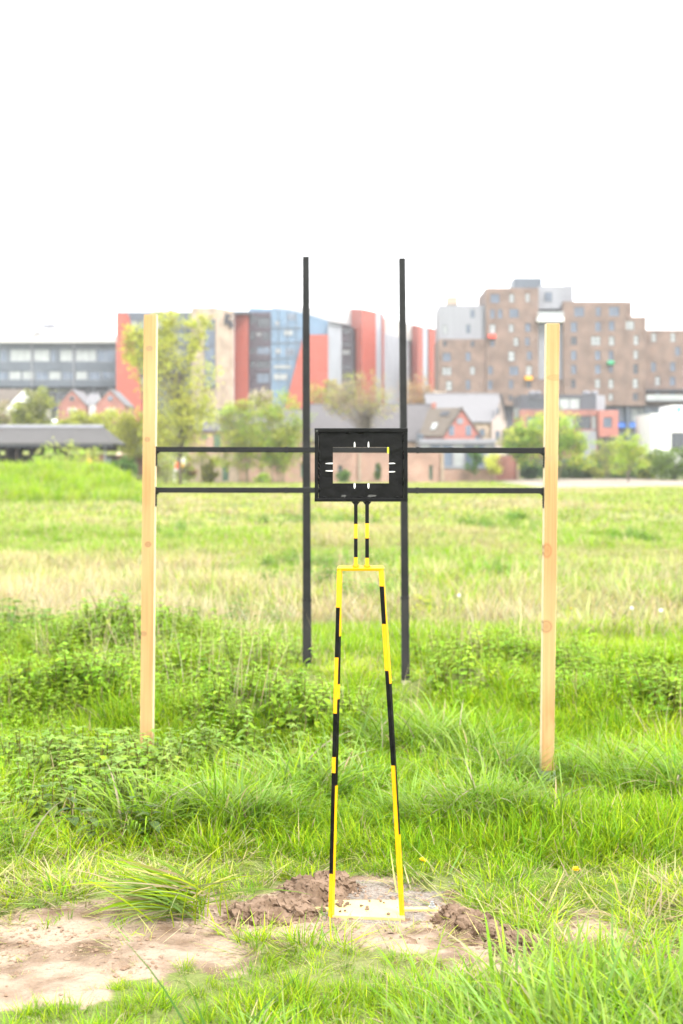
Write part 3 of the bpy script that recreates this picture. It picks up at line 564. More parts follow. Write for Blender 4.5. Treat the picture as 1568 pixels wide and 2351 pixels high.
# conservatory
zf = 171.0
t = empty('conservatory', (PX(1050,zf), zf, 0), 'grey framed glass conservatory standing behind the old brick wall', 'conservatory')
MB().pbox(962,1008,1138,1020,zf,6).build('roof_beam', M['lgrey'], t, bevel=.1)
for i, x_ in enumerate((964,988,1014,1040,1066,1092,1114,1134)):
    MB().pbox(x_-2.2,1020.2,x_+2.2,1115,zf+.2,.35).build('post', M['lgrey'], t)
    if i < 7: 
        nxt = (964,988,1014,1040,1066,1092,1114,1134)[i+1]
        MB().pbox(x_+2.4,1021,nxt-2.4,1114,zf+.3,.06).build('glass_pane', M['greyglass'] if i % 3 else M['paleglass'], t)
MB().pbox(962,1070,1138,1075,zf+.1,.2).build('transom', M['lgrey'], t)
MB().pbox(962,1022,1138,1116,zf+4,.2).build('back_wall', M['wooddark'], t)
MB().pbox(1092,1000,1102,1008,zf+1,1).pbox(958,996,972,1008,zf+2,2).build('roof_vent', M['slategrey'], t)
# --- old brick wall with doors and slits
zf = 166.0
t = empty('old_brick_wall', (PX(800,zf), zf, 0), 'long old pinkish brick wall with narrow slits edging the meadow', 'wall')
def oldwall(x0, x1, ytop, m, wins, z=zf, nm='wall'):
    ws = []
    for (a_, ya, b2_, yb, mm) in wins:
        u, v = P(a_, yb, z), P(b2_, ya, z); ws.append((u.x, max(u.z, .05), v.x, v.z, M[mm], 1, 1))
    return facade(t, m, PX(x0,z), -.4, PX(x1,z), PZ(ytop,z), z, .9, ws, rec=.4, name=nm, frame=M['greendoor'])
oldwall(433, 547, 1041, M['cream'], [(510,1064,525,1104,'greendoor')])
oldwall(547.2, 720, 1043, M['oldbrick'], [(690,1064,702,1097,'greendoor')], nm='wall')
oldwall(720.2, 1018, 1038, M['oldbrick'], [(776,1068,786,1097,'glass'),(861,1064,873,1099,'greendoor'),(985,1068,993,1102,'greendoor')])
oldwall(1018.2, 1140, 1078, M['oldbrick'], [])
oldwall(1140.2, 1193, 1046, M['redbrick'], [])
for x_ in (606, 826, 1016, 1190): MB().pbox(x_-3,1039,x_+3,1112,zf-.35,.34).build('pilaster', M['cream'], t)
# --- modern grey and red brick building, white building
zf = 236.0
t = empty('modern_building', (PX(1300,zf), zf, 0), 'boxy modern building, charcoal upper storey over red brick, beside green willows', 'building')
def rw(Z, l, z):
    out = []
    for (a_, b2_, c_, d_, mm, k) in l:
        u, v = P(*Z(a_, d_), z), P(*Z(c_, b2_), z); out.append((u.x, u.z, v.x, v.z, M[mm], k, 1))
    return out
facade(t, M['dgrey'], PX(1195,zf), PZ(941,zf), PX(1369,zf), PZ(906,zf), zf, 10, rw(Z7, [(240,95,375,186,'glass',2),(392,92,478,188,'greyglass',1),(503,86,690,190,'paleglass',2)], zf), name='upper_wall', frame=M['dgrey'])
MB().prism([(PX(1369.1,zf),zf+.1),(PX(1397,zf),zf+3),(PX(1397,zf),zf+12),(PX(1369.1,zf),zf+12)], PZ(941,zf), PZ(906,zf)).build('upper_side_wall', M['lgrey'], t)  # charcoal box's right side: light from the right painted in as paler grey
facade(t, M['redbrick'], PX(1193,zf), PZ(1052,zf), PX(1371,zf), PZ(941.2,zf), zf-.6, 10, rw(Z7, [(560,242,635,365,'paleglass',1),(645,242,782,358,'glass',2),(786,242,826,360,'paleglass',1),(400,245,520,360,'glass',2),(230,250,360,360,'greyglass',2)], zf-.6), name='brick_wall', frame=M['trim'])
facade(t, M['pink'], PX(1371.2,zf), PZ(1003,zf), PX(1415,zf), PZ(943,zf), zf-1.6, 9, rw(Z7, [(885,255,960,345,'greyglass',2)], zf-1.6), name='brick_box', frame=M['trim'])
MB().pbox(1333,989,1369,1062,zf-1.4,.7).build('grey_pier', M['lgrey'], t)
MB().pbox(1371.5,1003.4,1412,1062,zf+1,6).build('recess_wall', M['glass'], t)
for x_ in (1377,1385,1393,1401): MB().pbox(x_-.6,1004,x_+.6,1060,zf+.6,.2).build('mullion', M['lgrey'], t)
MB().box(PX(1193,zf), PX(1371,zf), zf-.4, zf+9, 0, PZ(1052.2,zf)).build('plinth_wall', M['dgrey'], t)
MB().box(PX(1371.3,zf), PX(1412,zf), zf+1.2, zf+8, 0, PZ(1062.2,zf)).build('plinth_wall', M['dgrey'], t)
for (x0, x1) in ((1216,1230),(1231,1243),(1340,1356),(1360,1375)): MB().pbox(x0,897,x1,905.6,zf+4,2).build('roof_vent', M['lgrey'], t, bevel=.3)
MB().pbox(1186,936,1196,960,zf+1,4).build('side_glazing', M['paleglass'], t)
zf = 226.0
t = empty('white_building', (PX(1540,zf), zf, 0), 'plain white flat roofed building with dark window and small blue sign', 'building')
facade(t, M['whitewall'], PX(1495,zf), 0, PX(1640,zf), PZ(949,zf), zf, 12, rw(Z7, [(1466,385,1640,552,'glass',3)], zf), frame=M['trim'])
MB().pbox(1559-3-17,930.5,1640,948.8,zf+1,8).build('upper_wall', M['whitewall'], t)
MB().pbox(1555,934,1563,946,zf+.8,.15).build('blue_sign', M['cyan'], t)
# --- open barn on the bank
zf = 130.0; ZB = PZ(1081, zf)
t = empty('open_barn', (PX(120,zf), zf, ZB), 'long low open fronted barn with dark sheet roof and brick base', 'barn')
x0, x1, xr = PX(-160,zf), PX(261,zf), PX(238,zf+3.5)
ze, zr = PZ(1021,zf), PZ(984,zf+3.5); y0, ym, y1 = zf-.6, zf+3.5, zf+7.6
mb = MB(); 
for (ya,) in ((y0,), (y1,)):
    qq = [(x0,ya,ze),(x1,ya,ze),(xr,ym,zr),(x0,ym,zr)]; mb.hexa(qq+[(a_,b2_,c_+.14) for a_,b2_,c_ in qq])
mb.add([(x1,y0,ze+.13),(x1,y1,ze+.13),(xr,ym,zr+.13)], [(0,1,2)]); rf = mb.build('roof', M['barnroof'], t)
MB().tube([(x0,ym,zr+.12),(xr,ym,zr+.12)], [.24,.24], 8).build('ridge_cap', M['lgrey'], rf)
MB().box(x0, x1, y0, y0+.1, ze-.22, ze-.01).build('fascia', M['trim'], t)
for x_ in (-60, -10, 38, 84, 130, 171, 241): MB().pbox(x_-1.8,1024,x_+1.8,1086,zf,.14).build('post', M['wooddark'] if x_ < 240 else M['lgrey'], t)
MB().pbox(174,1043,239,1090,zf+.05,.3).build('brick_panel', M['barnbrick'], t)
MB().pbox(-160,1066,173.5,1090,zf+.05,.3).build('brick_plinth', M['barnbrick'], t)
MB().box(x0, PX(241,zf), y1-.6, y1-.4, ZB-.4, PZ(1043,zf)).build('back_boards', M['wooddark'], t)
MB().box(x0, PX(241,zf), y1-.6, y1-.4, PZ(1033,zf), ze).build('back_boards', M['wooddark'], t)
for k in range(5): MB().box(PX(-100+k*55,zf), PX(-96+k*55,zf), zf+.2, y1-.7, ZB-.3, ze).build('partition', M['wooddark'], t)
bd = MB(); a2 = P(191,1037,127); b2 = P(205,1082,127); d_ = (PX(11,127)-PX(0,127))
bd.hexa([(b2.x,127,b2.z),(b2.x+d_,127,b2.z),(b2.x+d_,127.12,b2.z),(b2.x,127.12,b2.z),(a2.x,127.5,a2.z),(a2.x+d_*.9,127.5,a2.z+.05),(a2.x+d_*.9,127.62,a2.z+.05),(a2.x,127.62,a2.z)])
tag(bd.build('leaning_board', M['orange']), 'orange yellow board leaning against the front of the open barn', 'board')
t = empty('low_brick_wall', (PX(290,150), 150, 1.2), 'low brown brick wall running on from the open barn', 'wall')
MB().pbox(246,1046,335,1090,150,.4).build('wall', M['barnbrick'], t)
MB().pbox(245,1044.6,336,1045.8,149.9,.6).build('coping', M['cream'], t)
t = empty('meter_cabinet', (PX(250,128), 128, 1.5), 'small grey green cabinet on a post beside the open barn', 'cabinet')
MB().pbox(246.5,1052,254,1063,128,.25).build('box', M['slategrey'], t); MB().pbox(249,1063.2,251.5,1086,128.05,.1).build('post', M['lgrey'], t)
bs = bmesh.new(); bmesh.ops.create_icosphere(bs, subdivisions=3, radius=1)
for v in bs.verts: v.co = Vector((v.co.x*.95, v.co.y*.6, v.co.z*.5))*(1+.18*math.sin(v.co.x*5+v.co.y*3)*math.cos(v.co.z*4))
me_ = bpy.data.meshes.new('boulder'); bs.to_mesh(me_); bs.free(); me_.materials.append(M['stone']); me_.polygons.foreach_set('use_smooth', [True]*len(me_.polygons))
o = link(bpy.data.objects.new('boulder', me_)); bx, by = PX(282,172), 172; o.location = (bx, by, H(bx, by)+.25); tag(o, 'pale pinkish boulder lying on the green slope above low brick wall', 'boulder')
t = empty('notice_board', (PX(412,158), 158, 0), 'small white notice board with red and yellow panels under the poplar', 'sign')
for x_ in (400, 424): MB().pbox(x_-.9,1050,x_+.9,1112,158,.08).build('post', M['whitewall'], t)
MB().pbox(399,1051,425,1082,157.9,.08).build('board', M['whitewall'], t)
MB().pbox(402,1060,411,1076,157.85,.03).build('red_panel', M['redpot'], t); MB().pbox(417,1064,423,1076,157.85,.03).build('yellow_panel', M['yelpot'], t)
# parked car behind the hedge
zf = 196.0; zg = H(PX(1421,zf), zf)
t = empty('parked_car', (PX(1421,zf), zf, zg), 'white parked car half hidden behind the bushes by the path', 'car')
xc = PX(1421,zf); prof = [(-2.1,.35),(2.1,.35),(2.15,.75),(1.9,.95),(1.1,1.02),(.55,1.45),(-.9,1.48),(-1.55,1.05),(-2.1,.95)]
MB().wallpoly([(xc+a_, zg+b2_) for a_, b2_ in prof], zf, zf+1.7).build('body', M['carwhite'], t, bevel=.06)
MB().wallpoly([(xc+a_, zg+b2_) for a_, b2_ in ((.9,1.05),(.48,1.38),(-.8,1.4),(-1.3,1.05))], zf-.02, zf+1.72).build('side_window', M['glass'], t)
for wx in (-1.3, 1.3):
    for wy in (zf-.01, zf+1.5):
        mb = MB(); mb.tube([(xc+wx,wy,zg+.33),(xc+wx,wy+.22,zg+.33)], [.33,.33], 16); w_ = mb.build('wheel', M['tyre'], t)
        mb = MB(); mb.tube([(xc+wx,wy-.02,zg+.33),(xc+wx,wy+.24,zg+.33)], [.19,.19], 10); mb.build('rim', M['zinc'], w_)

# ---------------------------------------------------------------- near things
# --- timber posts joined by two black rails
KL = [(P(341,780,7.75).x+.004, P(341,800,7.75).z, .017, .013, (0.36,0.27,0.17)), (P(338,1009,7.75).x, P(338,1009,7.75).z, .014, .012, (0.35,0.22,0.12)),
      (P(340,1250,7.75).x, P(337,1250,7.75).z, .016, .014, (0.35,0.17,0.08)), (P(330,1455,7.75).x, P(330,1455,7.75).z, .015, .012, (0.34,0.19,0.10))]
KR = [(P(1266,860,7.25).x+.02, P(1266,866,7.25).z, .035, .014, (0.42,0.33,0.14)), (P(1258,1265,7.25).x, P(1258,1265,7.25).z, .022, .035, (0.50,0.22,0.08)),
      (P(1256,1440,7.25).x, P(1256,1440,7.25).z, .028, .03, (0.45,0.25,0.11)), (P(1262,1052,7.25).x, P(1262,1052,7.25).z, .018, .014, (0.55,0.40,0.20))]
zl, zr_ = 7.75, 7.28
tf = empty('timber_post_frame', (P(800,1800,7.5).x, 7.5, 0), 'two tall pale timber posts joined by two thin black steel rails', 'post frame')
def post(xt0, xt1, yt, xb0, xb1, z, dep, m, nm, label, base_y):
    zt = PZ(yt, z); zb_ = -.06
    k = (zt-zb_)/(zt-PZ(base_y, z))
    b0, b1 = PX(xt0+(xb0-xt0)*k, z), PX(xt1+(xb1-xt1)*k, z); t0, t1 = PX(xt0, z), PX(xt1, z)
    mb = MB(); mb.hexa([(b0,z,zb_),(b1,z,zb_),(b1,z+dep,zb_),(b0,z+dep,zb_),(t0,z,zt),(t1,z,zt),(t1,z+dep,zt),(t0,z+dep,zt)])
    o = mb.build(nm, m, tf, bevel=.0045); o['label'] = label; return o
pl = post(330, 359.2, 722, 321, 350.4, zl, .07, woodmat('pine_with_round_knots', KL), 'timber_post', 'pine post with small round knots standing in nettles', 1706)
pr = post(1255, 1285.4, 742, 1242.8, 1272, zr_, .07, woodmat('pine_with_slanting_knots', KR), 'timber_post', 'pine post with slanting knots in a galvanised shoe', 1772)
# galvanised shoe of the right-hand post
xs0, xs1 = PX(1240.5, zr_), PX(1272.5, zr_); zt_ = PZ(1770, zr_)
sh = MB(); sh.box(xs0-.003, xs1+.003, zr_-.004, zr_-.001, -.05, zt_); sh.box(xs0-.006, xs0-.003, zr_-.004, zr_+.076, -.05, zt_); sh.box(xs1+.003, xs1+.006, zr_-.004, zr_+.076, -.05, zt_)
sh.build('post_shoe', M['zinc'], tf)
def xin(y, xt, yt, xb, yb): return xt+(xb-xt)*(y-yt)/(yb-yt)
for (yl, yr) in ((1025.6, 1028), (1119, 1120.2)):
    A = P(xin(yl,359.2,722,350.4,1706)+.4, yl, zl+.02); B = P(xin(yr,1255,742,1242.8,1772)-.4, yr, zr_+.02); A.z; th = .029
    d = (B-A).normalized(); w = Vector((-d.y, d.x, 0))*.03; dn = Vector((0, 0, -th))
    pts = [A+dn, B+dn, B+dn+w, A+dn+w, A, B, B+w, A+w]
    rl = MB().hexa(pts).build('rail', M['rail'], tf, bevel=.002)
    for e, sg in ((A, 1), (B, -1)):
        mb = MB(); x_ = e.x; mb.hexa([(x_+sg*a_, e.y+c_, e.z+h_) for h_ in (-.105, .003) for a_, c_ in ((0,-.004),(sg*sg*.006,-.004),(.006,.034),(0,.034))])
        mb.build('end_plate', M['rail'], tf)
        # weld fillet under the rail
        mb = MB(); mb.add([(x_+sg*.006, e.y, e.z-th-.014), (x_+sg*.022, e.y, e.z-th), (x_+sg*.006, e.y, e.z-th), (x_+sg*.006, e.y+.03, e.z-th-.014), (x_+sg*.022, e.y+.03, e.z-th), (x_+sg*.006, e.y+.03, e.z-th)],
            [(0,1,2),(5,4,3),(0,3,4,1),(1,4,5,2),(2,5,3,0)]); mb.build('weld_fillet', M['rail'], tf)
        mb = MB()
        for q_ in range(5): c_ = (x_+sg*(.007+.002*random.random()), e.y-.003, e.z-.035-.014*q_); mb.tube([(c_[0], c_[1], c_[2]-.005), (c_[0], c_[1], c_[2]), (c_[0], c_[1], c_[2]+.005)], [.002, .005, .002], 6)
        mb.build('weld_bead', M['black'], tf)
    for px_ in (663, 965):
        f_ = (px_-350)/(1245-350); c_ = A+(B-A)*f_; mb = MB()
        mb.hexa([c_+Vector((sx_*.008, sy_, sz_)) for sz_ in (-th-.002, .0022) for sx_, sy_ in ((-1,-.0022),(1,-.0022),(1,.032),(-1,.032))])
        mb.build('rail_joint', M['rail'], tf, bevel=.0018)
    if yl < 1100:
        tq = lambda u: ((u-CX)/F*A.y-A.x)/((B.x-A.x)-(u-CX)/F*(B.y-A.y)); f0, f1 = tq(889.4), tq(908); c0, c1_ = A+(B-A)*f0, A+(B-A)*f1; e_ = .0012
        mb = MB(); mb.hexa([c0+Vector((0,-e_,-th-e_)), c1_+Vector((0,-e_,-th-e_)), c1_+Vector((0,.031,-th-e_)), c0+Vector((0,.031,-th-e_)), c0+Vector((0,-e_,e_)), c1_+Vector((0,-e_,e_)), c1_+Vector((0,.031,e_)), c0+Vector((0,.031,e_))])
        mb.build('tape_band', M['tape'], tf)
# --- two black steel posts behind
for (xt0, xt1, yt, xb0, xb1, yb, z, yj, lab) in ((694.3,710,588,695,714.5,1520,10.9,1377,'slim black steel post with scuffed grey lower half standing in the nettles'),
                                     (915.7,931,592,922.5,940.5,1560,10.3,1372,'slim black steel post with pale foot behind the viewing frame')):
    g0 = H(PX((xb0+xb1)/2, z), z)
    t = empty('steel_post', (PX((xb0+xb1)/2, z), z, g0), lab, 'post', 'black steel posts behind the viewing frame')
    def seg(ya, yb_, e=0.0):
        fa, fb = (ya-yt)/(yb-yt), (yb_-yt)/(yb-yt); L0, L1 = PX(xt0+(xb0-xt0)*fb, z)-e, PX(xt1+(xb1-xt1)*fb, z)+e; U0, U1 = PX(xt0+(xb0-xt0)*fa, z)-e, PX(xt1+(xb1-xt1)*fa, z)+e
        za, zc = PZ(yb_, z), PZ(ya, z); d0 = .05
        return MB().hexa([(L0,z-e,za),(L1,z-e,za),(L1,z+d0+e,za),(L0,z+d0+e,za),(U0,z-e,zc),(U1,z-e,zc),(U1,z+d0+e,zc),(U0,z+d0+e,zc)])
    seg(yt, yj-2).build('upper_tube', M['rail'], t, bevel=.002)
    yb2 = YH+(CH-g0+.1)*F/z
    seg(yj+4, yb2, .0015).build('lower_tube', M['scuff'], t, bevel=.002)
    seg(yj-2, yj+4, .0045).build('collar', M['rail'], t, bevel=.002)
    if z < 10.6: seg(1562, yb2-8, .003).build('pale_foot', mat('dusty_concrete', (0.35,0.30,0.25), .9, .2, 12), t)

# --- striped stand with viewing frame
z = 5.15
st = empty('viewing_stand', (PX(842,z), z+.08, 0), 'yellow and black striped steel stand carrying a black rectangular viewing frame', 'viewing stand')
YB = [M['yellow'], M['black']]
def banded(name, edge, bands, ytop, ybot, zz):
    """edge(y) -> (xl, xf, xr): left edge, corner, right edge of the visible faces; back faces close the tube. bands: front cuts, side cuts (start yellow)"""
    mb = MB(); d0, d1, d2 = 0, -.006, .005
    def sec(y):
        a_, c_, e_ = edge(y); zl_ = PZ(y, zz)
        A_ = Vector((PX(a_, zz), zz+.000, zl_)); C_ = Vector((PX(c_, zz), zz-.004, zl_)); E_ = Vector((PX(e_, zz), zz+.008, zl_)); B_ = A_+(E_-C_); return A_, C_, E_, B_
    for (i, j, cuts) in ((0, 1, bands[0]), (1, 2, bands[1]), (2, 3, bands[1]), (3, 0, bands[0])):
        ys = [ytop]+list(cuts)+[ybot]
        for k in range(len(ys)-1):
            s0, s1 = sec(ys[k]), sec(ys[k+1]); mb.add([s1[i], s1[j], s0[j], s0[i]], [(0, 1, 2, 3)], k % 2)
    s0, s1 = sec(ytop), sec(ybot); mb.add(list(s0), [(0, 1, 2, 3)], 0); mb.add(list(s1), [(3, 2, 1, 0)], 0)
    return mb.build(name, YB, st, fix=False)
def interp(tab):
    ys = [r[0] for r in tab]
    return lambda y: tuple(float(np.interp(y, ys, [r[k] for r in tab])) for k in (1, 2, 3))
banded('leg', interp([(1304,773.8,783,786.3),(1637,765,773.4,779.3),(1980,756.5,765.2,770.5),(2108,753.4,762.2,767.4)]), ((1394.6,1509.4,1637.8,1738,1774.5,2006),(1460.8,1571,1605.4,1804)), 1304.5, 2106, z)
banded('leg', interp([(1304,868.6,879.2,881.4),(1540,883.6,891.9,897.9),(1757,897.8,906.9,909.8),(1980,910.7,918.8,923.4),(2112,917.6,925.6,930)]), ((1346,1432.5,1540,1757.4),(1569.7,1915.9)), 1304.5, 2110, z)
# crossbar, rolled so that its upper face looks to the viewer
a0, a1 = PX(773.6,z), PX(881.6,z); zt, zm, zb_ = PZ(1299.2,z), PZ(1304.8,z), PZ(1311,z)
mb = MB(); s_ = [(z+.012, zt), (z-.004, zm), (z-.001, zb_), (z+.013, zb_+.004)]
mb.add([(a0+(.006 if k == 0 else 0), y_, q_) for k, (y_, q_) in enumerate(s_)]+[(a1-(.003 if k == 0 else 0), y_, q_) for k, (y_, q_) in enumerate(s_)], [(0,1,2,3),(7,6,5,4),(0,4,5,1),(1,5,6,2),(2,6,7,3),(3,7,4,0)])
mb.build('crossbar', M['yellow'], st, bevel=.0012)
# twin uprights
for (x0, x1, cuts) in ((812.7,820.9,(1203,1236,1279.6)),(838.5,847.1,(1201.6,1236,1280.8))):
    mb = MB(); ys = [1150]+list(cuts)+[1301.5]
    for k in range(4):
        mb.box(PX(x0,z), PX(x1,z), z-.0005*(k % 2), z+.0135, PZ(ys[k+1],z), PZ(ys[k],z), 1-k % 2)
    mb.build('upright', YB, st, fix=False)
    for s_, xx in ((-1, x0), (1, x1)):
        mb = MB(); X_ = PX(xx, z); e_ = s_*.009; zz_ = PZ(1152,z)
        mb.add([(X_,z+.001,zz_-.011),(X_+e_,z+.001,zz_),(X_,z+.001,zz_),(X_,z+.012,zz_-.011),(X_+e_,z+.012,zz_),(X_,z+.012,zz_)], [(0,1,2),(5,4,3),(0,3,4,1),(1,4,5,2),(2,5,3,0)])
        mb.build('weld_fillet', M['black'], st)
        mb = MB(); zz_ = PZ(1299,z); mb.add([(X_,z+.001,zz_+.006),(X_+e_*.6,z+.001,zz_),(X_,z+.001,zz_),(X_,z+.012,zz_+.006),(X_+e_*.6,z+.012,zz_),(X_,z+.012,zz_)], [(0,1,2),(5,4,3),(0,3,4,1),(1,4,5,2),(2,5,3,0)])
        mb.build('weld_fillet', M['yellow'], st)
# viewing frame: four bars, sheet with opening, white sight marks
X0, X1, X2, X3 = PX(722,z), PX(730.8,z), PX(927,z), PX(936,z); Y0, Y1, Y2, Y3 = PZ(1151.7,z), PZ(1143.6,z), PZ(992,z), PZ(983,z); fd = .022
zf_ = z-.004
MB().box(X0, X3, zf_, zf_+fd, Y2, Y3).build('frame_bar', M['black'], st, bevel=.0016)
MB().box(X0, X3, zf_, zf_+fd, Y0, Y1).build('frame_bar', M['black'], st, bevel=.0016)
MB().box(X0+.0006, X1, zf_+.0006, zf_+fd, Y1, Y2).build('frame_bar', M['black'], st, bevel=.0012)
MB().box(X2, X3-.0006, zf_+.0006, zf_+fd, Y1, Y2).build('frame_bar', M['black'], st, bevel=.0012)
o0, o1, p0, p1 = PX(764.3,z), PX(892.9,z), PZ(1109.7,z), PZ(1026.6,z); ya, yb = zf_+.009, zf_+.012
mb = MB(); mb.box(X1+.0005, o0, ya, yb, Y1, Y2); mb.box(o1, X2-.0005, ya, yb, Y1, Y2); mb.box(o0, o1, ya, yb, p1, Y2); mb.box(o0, o1, ya, yb, Y1, p0)
pn = mb.build('panel', M['black'], st)
def mark(pts):
    mb = MB(); ys_ = ya-.0008
    mb.wallpoly([(PX(a_,z), PZ(b_,z)) for a_, b_ in pts], ys_, ya-.0001); o = mb.build('sight_mark', M['white'], pn); return o
for cx_, yo in ((814.1,1014),(846,1013.4)):
    mark([(cx_-1.5,1026.4),(cx_+1.5,1026.4),(cx_+1.5,1020),(cx_+.9,yo+2),(cx_,yo),(cx_-.9,yo+2),(cx_-1.5,1019)])
for cx_ in (814.1, 846):
    mark([(cx_-1.8,1110),(cx_-1.9,1118),(cx_-.8,1121.6),(cx_+.8,1121.6),(cx_+1.8,1118),(cx_+1.8,1110)])
for (cy, sl_) in ((1064,.2),(1081,-.2)):
    mark([(764.1,cy-1.5),(757,cy-1.3),(748,cy-.5),(746.5,cy+.4),(754,cy+1.1),(764.1,cy+1.3)])
for cy in (1063.8, 1083):
    mark([(893.1,cy-.8),(893.1,cy+1.4),(900,cy+1.2),(907,cy+.6),(908,cy),(903,cy-1.2),(897,cy-1.1)])
mb = MB()
for k in range(26):                         # lumpy weld seams along the inner edge of the bars
    s_ = random.random(); side = random.choice('lrbt' if k < 12 else 'lr')
    if side in 'lr': c_ = (X1+.003 if side == 'l' else X2-.003, zf_+.007, Y1+(Y2-Y1)*s_); ax = (0, 0, .006+.006*random.random())
    else: c_ = (X1+(X2-X1)*s_, zf_+.007, Y2-.003 if side == 't' else Y1+.003); ax = (.006+.006*random.random(), 0, 0)
    c_ = Vector(c_); ax = Vector(ax); mb.tube([c_-ax, c_-ax*.5, c_, c_+ax*.6, c_+ax], [.0008, .0035, .0025+.002*random.random(), .003, .0008], 6)
mb.build('weld_seam', M['black'], st, smooth=True)
chip = mat('chipped_grey_paint', (0.06,0.06,0.058), .8, .3, 60)
for (xa, xb, yy, hh) in ((783,795,1137,5),(843,865,1137,5),(724,730,988,4)):
    pts = [(xa, yy+hh*.6)]+[(xa+(xb-xa)*k/6, yy+hh*(.55+.4*random.random())) for k in range(1, 6)]+[(xb, yy)]+[(xb-(xb-xa)*k/5, yy-hh*.3*random.random()) for k in range(1, 5)]
    fy = (ya if xa > 730 else zf_); MB().wallpoly([(PX(a_,z), PZ(b_,z)) for a_, b_ in pts], fy-.0007, fy-.0001).build('paint_chip', chip, st)
# base plate and anchor bars with bolts
zp = .006
f0, f1, b0, b1 = (PX(756,5.14), 5.15), (PX(930,5.12), 5.115), (PX(764,5.34), 5.335), (PX(917,5.34), 5.335)
mb = MB(); mb.hexa([(f0[0],f0[1],zp-.012),(f1[0],f1[1],zp-.012),(b1[0],b1[1],zp-.012),(b0[0],b0[1],zp-.012),(f0[0],f0[1],zp),(f1[0],f1[1],zp),(b1[0],b1[1],zp),(b0[0],b0[1],zp)])
mb.build('base_plate', M['plateyel'], st, bevel=.0015)
for (xa, xb, xbolt) in ((679,764,692),(922,1006,992)):
    za_, zb2 = 5.225, 5.255; x0, x1 = PX(xa,5.24), PX(xb,5.24)
    o = MB().box(x0, x1, za_, zb2, -.012, .0045).build('anchor_bar', M['plateyel'], st, bevel=.001)
    bxp = PX(xbolt,5.24); mb = MB(); mb.tube([(bxp,5.24,.004),(bxp,5.24,.0115)], [.014,.014], 18); mb.tube([(bxp,5.24,.0115),(bxp,5.24,.021)], [.009,.009], 6); mb.tube([(bxp,5.24,.021),(bxp,5.24,.029)], [.005,.005], 10)
    mb.build('bolt', M['zinc'], o)
# soil crumbs lying on the plate
mb = MB()
for k in range(48):
    s_ = random.random()**1.6; t_ = random.random(); s2 = .0015+.004*random.random()**4
    if k < 26: cxx, cyy = PX(778,5.25)+random.gauss(0,.02), 5.27+random.gauss(0,.014); s2 = .002+.005*random.random()
    elif k < 30: cxx, cyy, s2 = PX(842,5.22)+random.gauss(0,.004), 5.215+random.gauss(0,.003), .004
    else: cxx, cyy = f0[0]+.01+(f1[0]-f0[0]-.02)*t_, 5.15+.17*random.random()
    mb.tube([(cxx,cyy,zp),(cxx+.3*s2,cyy,zp+s2),(cxx,cyy,zp+1.6*s2)], [s2*1.3,s2*1.2,s2*.3], 5)
tag(mb.build('soil_crumbs', M['soilclod'], smooth=True), 'brown soil crumbs scattered on the pale yellow base plate', 'soil', kind='stuff')

# --- soil heaps: crumbled clods
def heap(label, blobs, n, seed):
    r = random.Random(seed); c0 = blobs[0]; t = empty('soil_heap', (c0[0], c0[1], 0), label, 'soil heap')
    bm = bmesh.new()
    # base mound as a height patch
    xs = [b[0] for b in blobs]; ys = [b[1] for b in blobs]; xa, xb, ya_, yb_ = min(xs)-.25, max(xs)+.25, min(ys)-.22, max(ys)+.22
    N = 130; gxx, gyy = np.meshgrid(np.linspace(xa, xb, N), np.linspace(ya_, yb_, N)); hh = np.full_like(gxx, -.03)
    for (bx_, by_, rx, ry, h_) in blobs: hh = np.maximum(hh, h_*(1.15*np.exp(-(((gxx-bx_)/rx)**2+((gyy-by_)/ry)**2)**1.5)-.15))
    hh = hh+(fbm(gxx*26+seed, gyy*26, 5)-.47)*.10*np.clip(hh/.04+.5, 0.05, 1)+(vnoise(gxx*60, gyy*60)-.5)*.008; hh = hh+height(gxx, gyy)-.004
    ii = np.arange(N*N).reshape(N, N); fs = np.stack([ii[:-1,:-1], ii[:-1,1:], ii[1:,1:], ii[1:,:-1]], -1).reshape(-1, 4)
    m_ = bpy.data.meshes.new('mound'); m_.from_pydata(np.stack([gxx, gyy, hh], -1).reshape(-1, 3).tolist(), [], fs.tolist()); m_.materials.append(M['soilclod']); o = link(bpy.data.objects.new('mound', m_)); o.parent = t; o.matrix_parent_inverse = Matrix.Translation(t.location).inverted()
    ico = bmesh.new(); bmesh.ops.create_icosphere(ico, subdivisions=2, radius=1); iv = np.array([v.co[:] for v in ico.verts]); ifc = [[v.index for v in f.verts] for f in ico.faces]; ico.free()
    V = []; Fc = []
    for k in range(n):
        bx_, by_, rx, ry, h_ = r.choice(blobs); a_ = r.random()*6.28; q_ = min(1.35, abs(r.gauss(0, .75))); cx_, cy_ = bx_+rx*q_*math.cos(a_), by_+ry*q_*math.sin(a_)
        s_ = .004+.022*r.random()**4*(1 if q_ < 1 else .5); zz_ = h_*(1.15*math.exp(-q_**3)-.15)
        zz_ = max(0, zz_)+H(cx_, cy_)+s_*.25
        ph = np.array([r.random()*6 for _ in range(3)]); n3 = 1+.28*np.sin(iv@np.array([3.1,2.2,1.7])*1.4+ph[0])+.2*np.sin(iv@np.array([-2.5,3.7,3.3])*1.9+ph[1])+.1*np.sin(iv@np.array([7,-6,5])+ph[2])
        v = iv*n3[:, None]*s_*np.array([1, 1, .75])+np.array([cx_, cy_, zz_]); b0_ = len(V); V += v.tolist(); Fc += [[b0_+i for i in f] for f in ifc]
    m_ = bpy.data.meshes.new('clods'); m_.from_pydata(V, [], Fc); m_.materials.append(M['soilclod']); o = link(bpy.data.objects.new('clods', m_)); o.parent = t; o.matrix_parent_inverse = Matrix.Translation(t.location).inverted(); o['kind'] = 'stuff'
    return t
def gp(x, y): return G(x, y)
g1, g2, g3 = gp(640,2100), gp(700,2058), gp(590,2108)
